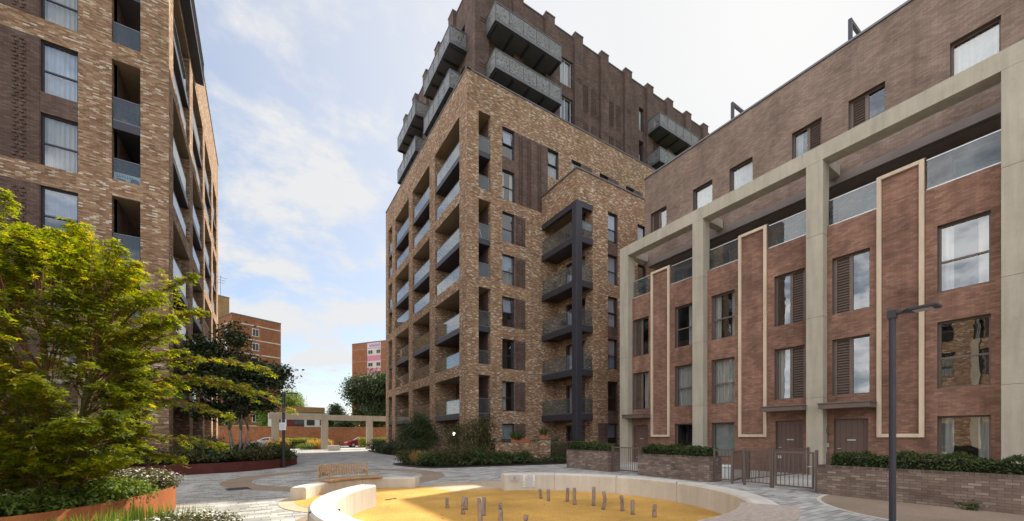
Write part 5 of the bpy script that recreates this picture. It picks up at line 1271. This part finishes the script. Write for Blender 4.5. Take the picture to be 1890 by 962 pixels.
for x, y, r, h, lb in ((9.9, 35.2, 1.2, 1.1, 'dark shrub at the near end of the far tower bed'), (10.4, 32.4, 1.0, 1.0, 'dark shrub by the side of the tower'), (10.2, 39, 1.3, 1.3, 'dark shrub farther along the side of the tower'), (10.3, 43, 1.2, 1.3, 'dark shrub at the far corner of the tower')):
    shrub(x, y, r, r, h, lb, 'leaf_dark', 1300, .15)
# ---------------- hedges on the brick planters
gp = 'clipped hedges on the brick planters'
hedge(13.2, 13.85, 12.8, 15.5, .80, .42, 5200, .075, 'leaf_mid', 'clipped hedge on the far brick planter', group=gp)
hedge(13.2, 13.85, 8.15, 10.95, .78, .40, 6500, .07, 'leaf_mid', 'clipped hedge on the middle brick planter', group=gp)
hedge(13.2, 13.9, -.2, 4.55, .70, .42, 12000, .062, 'leaf_mid', 'clipped hedge on the long right brick planter', group=gp)
shrub(12.95, 2.0, .14, .2, .16, 'small weed growing at the foot of the long planter', 'leaf_mid', 160, .06, stems=False, name='weed', cat='weed')
# ---------------- beyond the square
hedge(1.9, 6.0, 57.0, 58.0, 0, 1.25, 5000, .16, 'leaf_lime', 'clipped lime-green hedge seen under the pergola'); 
hedge(11.6, 16.5, 57.0, 58.0, 0, 1.3, 4000, .16, 'leaf_lime', 'lime-green hedge right of the red car')
x, y = G(590, 829); grass_clump(x, y, 2.6, 1.15, 900, 'golden dry grasses beside the pale stone block', 'leaf_gold', w=2.5)
x, y = G(512, 831); grass_clump(x, y, 2.0, 1.2, 600, 'golden dry grasses left of the distant lamp', 'leaf_gold', w=2.5)
x, y = G(564, 830); shrub(x, y, 1.1, .6, .7, 'pale flowering shrub left of the golden grasses', 'leaf_light', 1200, .14, flowers=300, name='flowering_shrub')
def far_tree(px, t, ztop, r, mat, label, n=5000, ls=.38, zb=2.5):
    d = ray(px); c = (ztop+zb)/2; hh = (ztop-zb)/2
    lb = [(0, 0, c, r*.75, r*.75, hh*.8)]
    for i in range(7): a = i*2*pi/7+px; lb.append((r*.55*cos(a), r*.55*sin(a), c+hh*.5*sin(a*2.3), r*.45, r*.45, hh*.42))
    tree(d[0]*t, d[1]*t, lb, n, ls, mat, zb+.5, label, 'bark', .3, per=12, cr=ls*1.1)
far_tree(697, 74, 14.8, 6.3, 'leaf_dark', 'big dark tree beyond the wall, left of the tower', 30000, .42)
far_tree(622, 92, 9.6, 2.6, 'leaf_dark', 'small dark tree left of the big dark one', 6000); far_tree(600, 100, 6.8, 3, 'leaf_dark', 'low distant tree behind the pergola beam', 1500)
far_tree(536, 79, 11.2, 3.4, 'leaf_light', 'light green tree behind the distant lamp', 11000, .32); far_tree(505, 76, 7.6, 3.2, 'leaf_light', 'lower light green tree behind the dark planter tree', 7000)
far_tree(400, 80, 8.5, 4.5, 'leaf_mid', 'green tree glimpsed behind the dark spreading tree', 3500); far_tree(640, 78, 5.6, 2.4, 'leaf_dark', 'dark bushy tree beyond the boundary wall', 1800)

# ---------------- fallen leaves and balcony pots
P = np.column_stack([NR.uniform(-1, 12.5, 420), NR.uniform(4, 17, 420), np.full(420, .026)])
P = P[((P[:, 0]-PC[0])**2+(P[:, 1]-PC[1])**2 > 3.0) | (NR.uniform(0, 1, 420) < .5)]
o = place(leaf_mesh('fallen_leaves', P, NR.normal(size=P.shape)*.18+np.array([0, 0, 1]), NR.uniform(.03, .06, len(P)), 'leaf', [M['leaf_russet']]), 'fallen_leaves'); o['kind'] = 'stuff'
def potted(x, y, z, h, label):
    root = empty('potted_plant', (x, y, z), label=label, cat='plant')
    b = MB(); b.tube([(0, 0, 0), (0, 0, .26), (0, 0, .3)], [.12, .16, .17], 12); b.build('pot', M['terracotta'], root)
    P, D = clump_points([(0, 0, .3+h*.5, .2, .2, h*.5)], 22, 12, .06, .3, .8)
    place(leaf_mesh('foliage', P, D+NR.normal(size=P.shape)*.5, .09*NR.uniform(.6, 1.3, len(P)), 'leaf', [M['leaf_mid']]), 'foliage', root)
potted(-5.3, 24.95, .38+F0*5+.12, .5, 'potted plant behind the glass of the upper left-block loggia')
potted(18.45, 23.3, F0*4+.0, .6, 'potted plant on the dark corner balcony, second from the top')
potted(18.42, 22.2, F0*3+.0, .5, 'potted plant on the middle dark corner balcony')
potted(12.3, 28.2, .5+F0*4, .55, 'potted plant in the front loggia halfway up the side of the tower')
